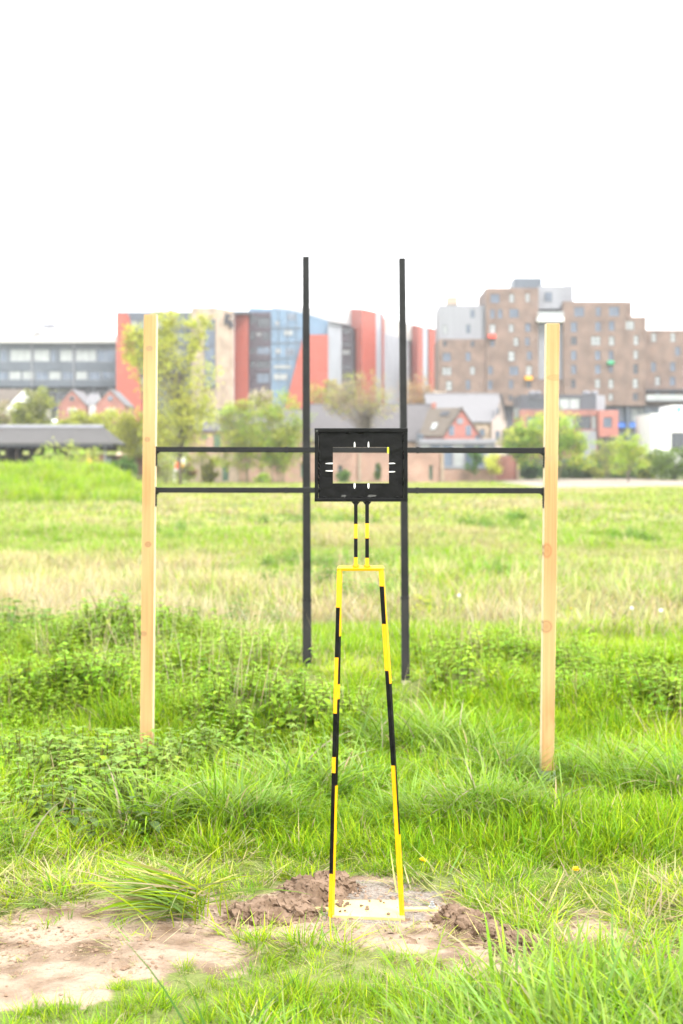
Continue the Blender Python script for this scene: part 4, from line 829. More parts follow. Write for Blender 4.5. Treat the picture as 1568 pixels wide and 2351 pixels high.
heap('crumbled brown soil heap with trampled grass left of the base plate', [(g1[0],g1[1],.14,.10,.042),(g2[0]+.02,g2[1],.11,.11,.05),(g3[0],g3[1],.09,.09,.032),(g2[0]+.10,g2[1]+.08,.09,.08,.045)], 1300, 3)
g1, g2, g3 = gp(1075,2122), gp(1130,2150), gp(1040,2110)
heap('dark crumbled soil heap beside the bolted bar, right of base plate', [(g1[0],g1[1],.09,.08,.034),(g2[0],g2[1],.09,.08,.03),(g3[0],g3[1],.06,.05,.03),(g2[0]+.06,g2[1]-.08,.08,.08,.02)], 1000, 5)
# loose gravel round the plate, loose crumbs on bare earth
def pebbles(name, label, pts, smin, smax, m, seed):
    r = random.Random(seed); ov = np.array([(1,0,0),(-1,0,0),(0,1,0),(0,-1,0),(0,0,1),(0,0,-1)], float); of = [(0,2,4),(2,1,4),(1,3,4),(3,0,4),(2,0,5),(1,2,5),(3,1,5),(0,3,5)]
    V = []; Fc = []
    for (x_, y_) in pts:
        s_ = smin+(smax-smin)*r.random()**3; a_ = r.random()*6.28; c_, si = math.cos(a_), math.sin(a_); k = np.array([.7+.6*r.random(), .7+.6*r.random(), .5+.4*r.random()])*s_
        v = ov*k; v = np.stack([v[:,0]*c_-v[:,1]*si, v[:,0]*si+v[:,1]*c_, v[:,2]], -1)+np.array([x_, y_, H(x_, y_)+s_*.2]); b0_ = len(V); V += v.tolist(); Fc += [[b0_+i for i in f] for f in of]
    m_ = bpy.data.meshes.new(name); m_.from_pydata(V, [], Fc); m_.materials.append(m); o = link(bpy.data.objects.new(name, m_)); return tag(o, label, name.split('_')[-1], kind='stuff')
cg = G(850,2068); pts = [(cg[0]+random.gauss(0,.17), cg[1]+random.gauss(0,.14)) for _ in range(1500)]
pts = [p for p in pts if not (f0[0]-.005 < p[0] < f1[0]+.005 and 5.1 < p[1] < 5.34)]
pebbles('loose_gravel', 'loose grey gravel bedding round the base plate', pts, .0015, .007, M['gravel'], 4)
pts = []
xa_, ya_ = rng.uniform(-1.6, 1.4, 26000), rng.uniform(4.2, 5.7, 26000)
kk = soilmask(xa_, ya_) & (rng.random(26000) < np.clip((fbm(xa_*3, ya_*3, 3)-.40)*3.2, .02, .7))
pts = list(zip(xa_[kk].tolist(), ya_[kk].tolist()))[:4200]
pebbles('loose_soil_crumbs', 'small crumbs of dry soil strewn over the bare earth', pts, .0015, .011, M['drysoil'], 6)

# ---------------------------------------------------------------- plants
PROTO = bpy.data.collections.new('proto')          # never linked to the scene: sources of ground-cover scatter
class CM(MB):                                      # mesh with a colour per vertex
    def __init__(s): super().__init__(); s.c = []
    def addc(s, vs, fs, cols):
        s.add(vs, fs); s.c += [(*c, 1) for c in cols]
    def cmesh(s, name, m):
        me_ = bpy.data.meshes.new(name); me_.from_pydata(s.v, [], s.f); me_.materials.append(m)
        a = me_.color_attributes.new('Col', 'FLOAT_COLOR', 'POINT'); a.data.foreach_set('color', np.array(s.c, dtype=np.float32).ravel()); return me_
def blade(cm, r, root, ang, h, w, lean, curve, c0, c1, seg=4, twist=0.0, roll=0.0):
    """a grass blade: ribbon that leans and bends over"""
    d = Vector((math.cos(ang), math.sin(ang), 0)); side = Vector((-d.y, d.x, 0)); p = Vector(root); vs = []; cs = []; th = lean
    for i in range(seg+1):
        t = i/seg; ww = w*(1-t**1.7)*(0.75+.5*t if t < .4 else 1)
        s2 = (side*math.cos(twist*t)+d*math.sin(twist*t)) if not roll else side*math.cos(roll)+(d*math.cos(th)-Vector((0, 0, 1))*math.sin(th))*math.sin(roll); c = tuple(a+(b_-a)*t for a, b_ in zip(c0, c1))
        if i < seg: vs += [p-s2*ww/2, p+s2*ww/2]; cs += [c, c]
        else: vs += [p]; cs += [c]
        th += curve/seg; p = p+(d*math.sin(th)+Vector((0, 0, 1))*math.cos(th))*(h/seg)
    fs = [(2*i, 2*i+1, 2*i+3, 2*i+2) for i in range(seg-1)]+[(2*seg-2, 2*seg-1, 2*seg)]
    cm.addc(vs, fs, cs)
def jit(c, r, v): k = 1+v*(r.random()*2-1); g = 1+v*.5*(r.random()*2-1); return (c[0]*k*g, c[1]*k, c[2]*k/g)
GREEN, GREEN2, LIME, BLUEG = (0.195,0.335,0.010), (0.13,0.26,0.010), (0.30,0.42,0.012), (0.21,0.32,0.06)
STRAW, PALE, BROWN = (0.42,0.34,0.205), (0.34,0.345,0.12), (0.28,0.20,0.12)
def tuft(seed, n, rad, h, w, cols, lean=(.05,.5), curve=(.3,1.4), seg=4, m=LEAF, dry=0.06, ang=None):
    r = random.Random(seed); cm = CM()
    for k in range(n):
        a = r.random()*6.28; q = rad*math.sqrt(r.random()); c = jit(r.choice(cols), r, .28)
        if r.random() < dry: c = jit(STRAW, r, .2)
        hh = h*(.45+.65*r.random()); an = a+r.gauss(0, .8) if ang is None else r.gauss(ang, .5)
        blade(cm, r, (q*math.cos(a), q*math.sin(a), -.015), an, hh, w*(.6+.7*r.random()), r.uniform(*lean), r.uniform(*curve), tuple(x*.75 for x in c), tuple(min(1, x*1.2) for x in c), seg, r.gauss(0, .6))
    return cm.cmesh('tuft', m)
def leaf(cm, base, d, up, L, w, col, n=5, teeth=.18, fold=.25):
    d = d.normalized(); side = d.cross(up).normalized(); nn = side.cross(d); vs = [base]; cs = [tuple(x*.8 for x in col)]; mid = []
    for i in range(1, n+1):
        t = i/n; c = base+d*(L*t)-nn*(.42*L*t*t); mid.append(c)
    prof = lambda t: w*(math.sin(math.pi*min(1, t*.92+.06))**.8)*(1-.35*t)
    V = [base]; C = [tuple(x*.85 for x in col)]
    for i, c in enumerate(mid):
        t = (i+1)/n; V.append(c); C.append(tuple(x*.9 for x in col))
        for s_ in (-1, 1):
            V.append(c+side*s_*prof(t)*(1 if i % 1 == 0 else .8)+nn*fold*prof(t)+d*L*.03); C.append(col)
    F_ = []
    F_ += [(0, 1, 2), (0, 3, 1)]
    for i in range(n-1):
        a, b_ = 1+3*i, 4+3*i; F_ += [(a, b_, b_+1, a+1), (a, a+2, b_+2, b_)]
    cm.addc(V, F_, C)
def nettle(seed, h, nodes, L, col, m=LEAF, cm=None, at=(0,0,0)):
    r = random.Random(seed); own = cm is None; cm = cm or CM(); o = Vector(at); bend = Vector((r.gauss(0, .12), r.gauss(0, .12), 0)); pts = [o+Vector((0, 0, -.02))]+[o+Vector((bend.x*t*t*h, bend.y*t*t*h, h*t)) for t in (.25, .5, .75, 1)]
    b0 = len(cm.v); cm.tube(pts, [.0035, .003, .0028, .0022, .0015], 4); cm.c += [(.17, .15, .05, 1)]*(len(cm.v)-b0)
    rot = r.random()*3
    for i in range(nodes):
        t = .18+.82*(i/(nodes-1)); p = o+Vector((bend.x*t*t*h, bend.y*t*t*h, h*t)); sz = L*(1.05-.62*t**2.2); k = 2 if i < nodes-1 else 4
        for j in range(k):
            a = rot+i*1.57+j*2*math.pi/k+r.gauss(0, .15); el = r.uniform(-.15, .35)+.45*t**4; d = Vector((math.cos(a)*math.cos(el), math.sin(a)*math.cos(el), math.sin(el)))
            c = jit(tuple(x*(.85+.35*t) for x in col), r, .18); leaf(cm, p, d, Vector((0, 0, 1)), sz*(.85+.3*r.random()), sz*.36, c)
    return cm.cmesh('nettle', m) if own else cm
def scatter(name, label, cat, protos, pts, ids, scl, tilt=.12, kind='stuff', m=None):
    """one ground-cover object: points that carry the tuft meshes"""
    col = bpy.data.collections.new('src_'+name)
    for i, me_ in enumerate(protos):
        o = bpy.data.objects.new('%s_%02d' % (name, i), me_); col.objects.link(o)
    n = len(pts); pm = bpy.data.meshes.new(name); pm.from_pydata([tuple(p) for p in pts], [], [])
    a = pm.attributes.new('pick', 'INT', 'POINT'); a.data.foreach_set('value', np.asarray(ids, np.int32))
    a = pm.attributes.new('size', 'FLOAT', 'POINT'); a.data.foreach_set('value', np.asarray(scl, np.float32))
    rt = np.stack([rng.normal(0, tilt, n), rng.normal(0, tilt, n), rng.random(n)*6.283], -1).astype(np.float32)
    a = pm.attributes.new('turn', 'FLOAT_VECTOR', 'POINT'); a.data.foreach_set('vector', rt.ravel())
    ob = link(bpy.data.objects.new(name, pm)); tag(ob, label, cat, kind=kind)
    ng = bpy.data.node_groups.new('gn_'+name, 'GeometryNodeTree'); ng.interface.new_socket('Geometry', in_out='INPUT', socket_type='NodeSocketGeometry'); ng.interface.new_socket('Geometry', in_out='OUTPUT', socket_type='NodeSocketGeometry')
    N = ng.nodes; L = ng.links.new; gi = N.new('NodeGroupInput'); go = N.new('NodeGroupOutput'); ip = N.new('GeometryNodeInstanceOnPoints'); ci = N.new('GeometryNodeCollectionInfo')
    ci.inputs['Collection'].default_value = col; ci.inputs['Separate Children'].default_value = True; ci.inputs['Reset Children'].default_value = True
    def na(nm, ty):
        q = N.new('GeometryNodeInputNamedAttribute'); q.data_type = ty; q.inputs['Name'].default_value = nm; return q.outputs[0]
    L(gi.outputs[0], ip.inputs['Points']); L(ci.outputs[0], ip.inputs['Instance']); ip.inputs['Pick Instance'].default_value = True
    L(na('pick', 'INT'), ip.inputs['Instance Index']); L(na('turn', 'FLOAT_VECTOR'), ip.inputs['Rotation']); L(na('size', 'FLOAT'), ip.inputs['Scale']); L(ip.outputs[0], go.inputs[0])
    md = ob.modifiers.new('scatter', 'NODES'); md.node_group = ng; return ob
def wedge(n, y0, y1, mult=1.0, power=1.0, marg=.7):
    """random ground points in the part of the meadow seen from here and from a step aside"""
    u = rng.random(n); y = (y0**(1+power)+(y1**(1+power)-y0**(1+power))*u)**(1/(1+power)); hw = .243*y*1.08+marg; x = (rng.random(n)*2-1)*hw
    return x, y
def tall(x, y): return np.stack([x, y, height(x, y)-.004], -1)

# ---- zones of the near meadow (world metres)
def ell(x, y, L_):
    r = np.zeros(x.shape)
    for (cx_, cy_, rx, ry) in L_: r = np.maximum(r, np.exp(-((x-cx_)/rx)**2-((y-cy_)/ry)**2))
    return r
NET = [(-1.55,9.6,1.15,1.3),(-.45,8.9,.75,.9),(-2.3,12.3,1.6,1.2),(-.9,11.2,1.0,.9),(.85,9.9,.6,.6),(2.1,9.8,1.0,1.2),(-1.3,7.6,.9,.8),(-1.25,6.7,.5,.35),(-.35,7.5,.5,.5),(1.5,11.5,.8,.7),(-2.4,8.4,.8,.9)]
def netmask(x, y): return ell(x, y, NET)*(.55+.9*fbm(x*1.7+3, y*1.7, 3))
LONG = [(-.62,6.35,.42,.22),(.52,6.45,.5,.2),(-1.7,5.9,.4,.3),(1.0,7.4,.5,.3),(.45,8.1,.4,.25),(-.1,7.0,.3,.2),(1.65,7.0,.4,.3)]
PL = []
# lush short grass
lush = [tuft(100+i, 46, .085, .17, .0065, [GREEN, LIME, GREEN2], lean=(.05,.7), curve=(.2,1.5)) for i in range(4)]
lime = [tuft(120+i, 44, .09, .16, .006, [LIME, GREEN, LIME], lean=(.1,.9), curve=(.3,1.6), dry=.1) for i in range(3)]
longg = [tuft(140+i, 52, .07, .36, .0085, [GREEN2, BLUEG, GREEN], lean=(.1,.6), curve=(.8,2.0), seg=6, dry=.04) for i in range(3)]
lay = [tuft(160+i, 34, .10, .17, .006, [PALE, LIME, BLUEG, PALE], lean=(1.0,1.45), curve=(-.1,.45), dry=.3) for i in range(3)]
protos = lush+lime+longg+lay                       # 0-3, 4-6, 7-9, 10-12
x, y = wedge(16500, 2.7, 14.5, power=.35, marg=.6)
s = soilmask(x, y); gvm = gravmask(x, y); nm = netmask(x, y); lg = ell(x, y, LONG)
keep = ~gvm & (~s | (rng.random(len(x)) < np.where((y < 5.0) & (x > -.75), .3, np.where(vnoise(x*5+2, y*5) > .56, .45, .06)))) & (rng.random(len(x)) > np.clip(nm*1.3-.25, 0, .72))
near_soil = (y > 4.35) & (y < 5.9) & (np.abs(x) < 1.7)
ft = np.maximum(np.exp(-((x+.25)/.2)**4-((y-10.3)/.7)**4), np.exp(-((x-.45)/.2)**4-((y-9.7)/.7)**4))
x, y, s, nm, lg, near_soil, ft = [a[keep] for a in (x, y, s, nm, lg, near_soil, ft)]
ids = rng.integers(0, 4, len(x)); f = fbm(x*.8+9, y*.8, 3); ids = np.where(f+rng.normal(0, .08, len(x)) > .5, rng.integers(4, 7, len(x)), ids)
ids = np.where(rng.random(len(x)) < lg*.75-.12, rng.integers(7, 10, len(x)), ids)
litter = near_soil & (y > 4.45) & (rng.random(len(x)) < np.where(y > 5.05, .55, .35))
litter |= s & (y < 5.0)
ids = np.where(litter, rng.integers(10, 13, len(x)), ids)
sc = .65+.6*rng.random(len(x)); sc *= np.where(s, .55, 1)*np.where(near_soil & ~litter, .62, 1)
sc *= np.where(y < 4.75, np.where(x > .3, .6, np.where(x < -.3, .42, .6)), 1); sc *= 1-.5*ft; sc *= np.where((np.abs(x-1.03) < .2) & (y > 6.6) & (y < 7.3), .45, 1); sc *= .75+.6*vnoise(x*2.2, y*2.2)
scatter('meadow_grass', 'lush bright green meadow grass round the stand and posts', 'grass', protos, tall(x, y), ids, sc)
# foreground tall blades
fg = [tuft(200+i, 30, .10, .36, .012, [GREEN, GREEN2, BLUEG, BLUEG], lean=(.05,.5), curve=(.4,1.5), seg=6, dry=.05) for i in range(3)]
x = np.concatenate([rng.uniform(.15, 1.4, 300), rng.uniform(-1.35, .3, 150)]); y = np.concatenate([rng.uniform(3.05, 4.2, 300), rng.uniform(3.0, 4.0, 150)])
k = rng.random(len(x)) < np.where(x > .45, 1.0, .8); x, y = x[k], y[k]
sc = np.where(x > .25, rng.uniform(.5, .92, len(x))*np.where(x > .5, 1.18, 1), np.where(x > -.3, rng.uniform(.3, .55, len(x)), rng.uniform(.22, .42, len(x)))); sc *= np.clip(1.25-.25*(y-3.2), .6, 1.3)
scatter('tall_foreground_grass', 'tall soft green grass blades growing in front of the bare earth', 'grass', fg, tall(x, y), rng.integers(0, 3, len(x)), sc)
# nettle beds
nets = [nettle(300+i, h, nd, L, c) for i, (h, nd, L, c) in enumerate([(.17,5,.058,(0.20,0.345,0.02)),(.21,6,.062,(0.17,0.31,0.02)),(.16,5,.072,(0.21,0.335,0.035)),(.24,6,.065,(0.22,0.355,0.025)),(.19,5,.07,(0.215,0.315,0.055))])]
x, y = wedge(11500, 6.2, 14.5, power=.6, marg=.5); nm = netmask(x, y); foot = np.maximum(np.exp(-((x+.25)/.22)**4-((y-10.2)/.8)**4), np.exp(-((x-.45)/.22)**4-((y-9.6)/.85)**4)); k = rng.random(len(x)) < np.clip(nm*1.5-.28, 0, 1)*(1-foot); x, y = x[k], y[k]
front = y < 8.2
ids = np.where(front, rng.choice([0, 2, 4, 4], len(x)), rng.choice([0, 1, 3, 0, 2], len(x)))
scatter('nettle_bed', 'dense beds of green stinging nettles round the timber posts', 'nettles', nets, tall(x, y), ids, rng.uniform(.7, 1.2, len(x))*(.6+.5*sm((vnoise(x*1.9+3, y*1.6)-.2)/.6))*np.where(front, 1, 1.05), .1)
# dry straw stalks
dry = [tuft(400+i, 16, .16, .62, .0042, [STRAW, STRAW, (0.55,0.46,0.32)], lean=(.0,.35), curve=(.05,.7), seg=5, m=DRY, dry=0) for i in range(3)]
dryt = [tuft(420+i, 40, .16, .42, .006, [STRAW, PALE, (0.55,0.46,0.32)], lean=(.1,.6), curve=(.2,1.1), seg=4, m=DRY, dry=0) for i in range(3)]
x, y = wedge(5200, 8.2, 27, power=.8, marg=1.0)
band = .8*np.exp(-((y-16.8)/4.2)**2)*np.where(x < .2, 1, .75)*(.35+1.2*fbm(x*.55, y*.35+4, 3)); thin = .3*ell(x, y, [(-1.5,11,1.8,2),(-.4,10.5,.8,2)])
band *= np.clip((fbm(x*.6+70, y*.45, 3)-.36)*6, .08, 1.2)
r_ = rng.random(len(x)); k = (r_ < band*.9+thin*.6) & ~((np.abs(x+.98) < .22) & (y < 8.9)); x, y, r_ = x[k], y[k], r_[k]
ids = np.where(y < 13.2, rng.integers(0, 3, len(x)), rng.integers(0, 6, len(x)))
scatter('dry_grass', 'bleached straw coloured dry grass stalks standing beyond the nettles', 'grass', dry+dryt, tall(x, y), ids, rng.uniform(.55, 1.1, len(x)), .1)
# broad-leaved weed clumps dotted over the rough meadow
def clump(seed):
    cm = CM(); r = random.Random(seed)
    for k in range(9): a = r.random()*6.28; q = .22*math.sqrt(r.random()); nettle(seed*20+k, r.uniform(.14, .3), 5, .085, (0.13,0.27,0.03), cm=cm, at=(q*math.cos(a), q*math.sin(a), 0))
    return cm.cmesh('clump', LEAF)
cl = [clump(31+i) for i in range(3)]
x, y = wedge(2600, 12.5, 45, power=1, marg=1.2); k = fbm(x*.45+11, y*.28+5, 3) > .58; x, y = x[k], y[k]
scatter('meadow_weeds', 'darker green broad leaved weed clumps dotted over the rough meadow', 'weeds', cl, tall(x, y), rng.integers(0, 3, len(x)), rng.uniform(.6, 1.3, len(x)))
# middle and far meadow
mid = [tuft(500+i, 34, .20, .24, .012, c, lean=(.1,.8), curve=(.2,1.3), seg=3, dry=.12) for i, c in enumerate([[GREEN, PALE, LIME], [LIME, PALE, PALE], [GREEN, GREEN2, PALE], [PALE, STRAW, PALE], [STRAW, STRAW, PALE]])]
x, y = wedge(11000, 13.5, 42, power=1, marg=1.5); f = fbm(x*.33+2, y*.2, 4)+rng.normal(0, .06, len(x)); f2 = fbm(x*.5+40, y*.3, 3)
ids = np.select([f > .56, f > .49, f > .42], [3+(f2 > .5).astype(int), 1, 0], 2)
ids = np.where((np.abs(y-17) < 3.5) & (fbm(x*.6+70, y*.45, 3) > .47) & (rng.random(len(x)) < .45), 4, ids)
scatter('middle_meadow', 'rough meadow of mixed green and straw coloured grass in the middle distance', 'grass', mid, tall(x, y), ids, rng.uniform(.6, 1.3, len(x))*(.55+.95*vnoise(x*.8, y*.5)))
farp = [tuft(540+i, 30, .5, .30, .045, c, lean=(.1,.8), curve=(.2,1.2), seg=3, dry=.1) for i, c in enumerate([[GREEN, PALE, PALE], [LIME, PALE, PALE], [GREEN, PALE], [PALE, STRAW, PALE]])]
x, y = wedge(16000, 38, 168, power=1, marg=3); f = fbm(x*.12+2, y*.05, 4)+rng.normal(0, .05, len(x)); pm_ = (x > 16.5) & (y > 117+.9*(x-18))
k = ~pm_; x, y, f = x[k], y[k], f[k]
ids = np.select([f > .58, f > .48, f > .38], [3, 1, 0], 2); ids = np.where((y > 110) & (ids == 3), 0, ids)
scatter('far_meadow', 'distant pale green meadow reaching to the brick wall', 'grass', farp, tall(x, y), ids, rng.uniform(.6, 1.2, len(x)))
reed = [tuft(580+i, 60, .55, 1.0, .04, c, lean=(.0,.3), curve=(.1,.7), seg=4, dry=.06) for i, c in enumerate([[LIME, GREEN], [LIME, (0.25,0.32,0.06)], [GREEN, GREEN2]])]
x = rng.uniform(-34, -8, 5200); y = rng.uniform(66, 122, 5200); bk = sm((-x-0.128*y)/(0.03*y))*sm((y-64)/10)*(1-sm((y-112)/8)); k = rng.random(len(x)) < bk; x, y = x[k], y[k]
scatter('tall_bank_grass', 'tall light green grass covering the bank below the open barn', 'grass', reed, tall(x, y), rng.integers(0, 3, len(x)), rng.uniform(.3, .75, len(x))*np.where(rng.random(len(x)) < .12, 1.5, 1))
x = rng.uniform(-90, -16, 4500); y = rng.uniform(138, 250, 4500)
scatter('hillside_grass', 'green grass on the slope behind the open barn', 'grass', farp[:3], tall(x, y), rng.integers(0, 3, len(x)), rng.uniform(.8, 1.6, len(x)))

# ---- single plants
def plant(name, label, cat, cm, m=LEAF, loc=(0,0,0), group=None):
    o = link(bpy.data.objects.new(name, cm.cmesh(name, m) if isinstance(cm, CM) else cm)); o.location = loc; return tag(o, label, cat, group)
# torn-up tussock lying on the bare earth
r = random.Random(9); cm = CM(); bx, by = G(405, 2118); bh = H(bx, by)
for k in range(190):
    a = math.pi+.15+r.gauss(0, .38) if k < 160 else r.gauss(1.2, 1.2); c = jit(r.choice([GREEN, BLUEG, LIME, BLUEG, PALE]), r, .3)
    if r.random() < .1: c = jit(STRAW, r, .2)
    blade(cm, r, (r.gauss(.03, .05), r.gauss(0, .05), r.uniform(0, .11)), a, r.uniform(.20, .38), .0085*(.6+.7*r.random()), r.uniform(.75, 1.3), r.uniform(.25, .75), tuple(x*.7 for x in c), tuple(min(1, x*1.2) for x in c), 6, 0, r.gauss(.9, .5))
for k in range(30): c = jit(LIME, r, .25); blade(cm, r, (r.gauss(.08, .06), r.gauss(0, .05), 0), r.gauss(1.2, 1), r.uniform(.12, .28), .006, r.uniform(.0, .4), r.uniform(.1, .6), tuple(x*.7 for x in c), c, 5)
plant('grass_tussock', 'torn clump of long grass lying over on the bare earth', 'grass clump', cm, loc=(bx, by, bh))
# big single blades in front
for (px_, py_, lean, ang, h_, lab) in ((600,2400,.35,2.7,.52,'wide dark grass blade arching over the bare earth below the tussock'),):
    cm = CM(); r = random.Random(4); gxp = PX(480, 3.6)
    for (hh, ww, le, an) in ((.50,.014,.25,2.75),(.46,.011,.45,.5),(.36,.010,.3,2.2)): blade(cm, r, (r.gauss(0, .03), r.gauss(0, .03), 0), an, hh, ww, le, .7, (0.06,0.13,0.02), (0.09,0.18,0.02), 7)
    plant('coarse_grass', lab, 'grass clump', cm, loc=(gxp, 3.65, H(gxp, 3.65)))
cm = CM(); r = random.Random(14)
for (ox, hh, an, le, cu) in ((0,.60,2.6,.12,.35),(.05,.5,2.9,.25,.5),(-.07,.42,.6,.2,.6),(.12,.46,2.4,.3,.6),(-.12,.40,2.8,.2,.8)): blade(cm, r, (ox, r.gauss(0, .03), 0), an, hh, .011, le, cu, (0.07,0.15,0.02), (0.12,0.21,0.025), 7, .3)
gxp = PX(1430, 3.45); plant('coarse_grass', 'tallest coarse grass blades standing up from the soft green foreground grass', 'grass clump', cm, loc=(gxp, 3.45, H(gxp, 3.45)))
# nettles one can pick out
spots = [(95,1905,.17,'dark'),(165,1925,.20,'dark'),(210,1945,.15,'dark'),(300,1930,.16,'dark'),(345,1945,.15,'dark'),(190,1790,.24,'pale'),(320,1800,.26,'pale'),(405,1790,.22,'pale'),(110,1790,.24,'pale'),(345,1760,.2,'post')]
for i, (px_, py_, hh, kd) in enumerate(spots):
    x_, y_ = G(px_, py_)
    lab = {'dark': 'single dark leaved nettle growing in short grass by the bare earth', 'pale': 'single upright pale topped nettle in front of the knotty timber post', 'post': 'pale nettle shoot growing tight against the foot of the knotty timber post'}[kd]
    if kd == 'post': y_ = 7.62; x_ = PX(336, y_)
    plant('nettle_plant', lab, 'nettle', nettle(700+i, hh, 5, .085 if kd == 'dark' else .07, (0.10,0.155,0.05) if kd == 'dark' else (0.20,0.30,0.05)), loc=(x_, y_, H(x_, y_)), group={'dark': 'dark nettles by the bare earth', 'pale': 'pale nettles before the timber post', 'post': None}[kd])
# dock leaf
cm = CM(); x_, y_ = G(55, 1640)
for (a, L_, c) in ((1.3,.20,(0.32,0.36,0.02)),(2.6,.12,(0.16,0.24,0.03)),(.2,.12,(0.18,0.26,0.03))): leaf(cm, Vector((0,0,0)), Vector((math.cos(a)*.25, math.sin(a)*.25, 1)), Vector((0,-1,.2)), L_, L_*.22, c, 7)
plant('dock_plant', 'yellowish green broad dock leaf standing up among the nettles', 'dock', cm, loc=(x_, y_, H(x_, y_)))
cm = CM(); x_, y_ = G(974, 1440); r = random.Random(2)
for k in range(16): a = r.random()*6.28; leaf(cm, Vector((0,0,.25*r.random()+.05)), Vector((math.cos(a), math.sin(a), .5)), Vector((0,0,1)), .10, .028, jit((0.40,0.40,0.03), r, .2), 4)
plant('yellow_herb', 'yellowish leafy herb beside the black post with pale foot', 'herb', cm, loc=(x_, y_+.2, H(x_, y_+.2)))
# dandelions
def dandelion(px_, py_, hh, kind, label, group=None, z=None):
    x_, y_ = G(px_, py_); d_ = 1.0
    y_ = z or (CH-hh)*F/(py_-YH); x_ = PX(px_, y_); g0 = H(x_, y_); t = empty('dandelion', (x_, y_, g0), label, 'flower', group); top = Vector((x_, y_, max(g0+hh, 0)))
    mb = MB(); mb.tube([(x_, y_, g0-.02), (x_+.005, y_, g0+hh*.5), top], [.0025, .0022, .002], 5); mb.build('stem', M['stem'], t)
    mb = MB(); r = random.Random(int(px_))
    if kind == 'flower':
        for k in range(64):
            a = r.random()*6.28; el = r.uniform(.1, 1.3); dd = Vector((math.cos(a)*math.cos(el), math.sin(a)*math.cos(el), math.sin(el))); L_ = .015*(.75+.35*r.random()); sd_ = Vector((-math.sin(a), math.cos(a), 0))*.0026
            mb.add([top-sd_*.4, top+sd_*.4, top+dd*L_+sd_, top+dd*L_-sd_], [(0, 1, 2, 3)])
        mb.build('flower_head', M['petal'], t, fix=False)
    else:
        for k in range(110):
            a = r.random()*6.28; el = math.asin(r.uniform(-.8, 1)); dd = Vector((math.cos(a)*math.cos(el), math.sin(a)*math.cos(el), math.sin(el))); q_ = dd.orthogonal().normalized(); c_ = top+dd*.018; w_ = dd.cross(q_)
            mb.add([top, c_+q_*.0006, c_-q_*.0006], [(0, 1, 2)]); mb.add([c_+q_*.004+dd*.003, c_+w_*.004+dd*.003, c_-q_*.004+dd*.003, c_-w_*.004+dd*.003], [(0, 1, 2, 3)])
        mb.build('seed_head', M['puff'], t, fix=False)
dandelion(1322, 2006, .07, 'flower', 'yellow dandelion flower in the short grass right of the bare earth')
dandelion(970, 1980, .06, 'flower', 'yellow dandelion flower close behind the striped stand')
dandelion(1311, 1402, .16, 'flower', 'yellow dandelion beyond the timber post with the galvanised shoe')
dandelion(1450, 1397, .24, 'clock', 'white dandelion seed head in the rough meadow', 'white dandelion seed heads')
dandelion(1517, 1403, .24, 'clock', 'white dandelion seed head in the rough meadow', 'white dandelion seed heads')
dandelion(1054, 1368, .24, 'clock', 'white dandelion seed head beside the bleached dry grass', None)

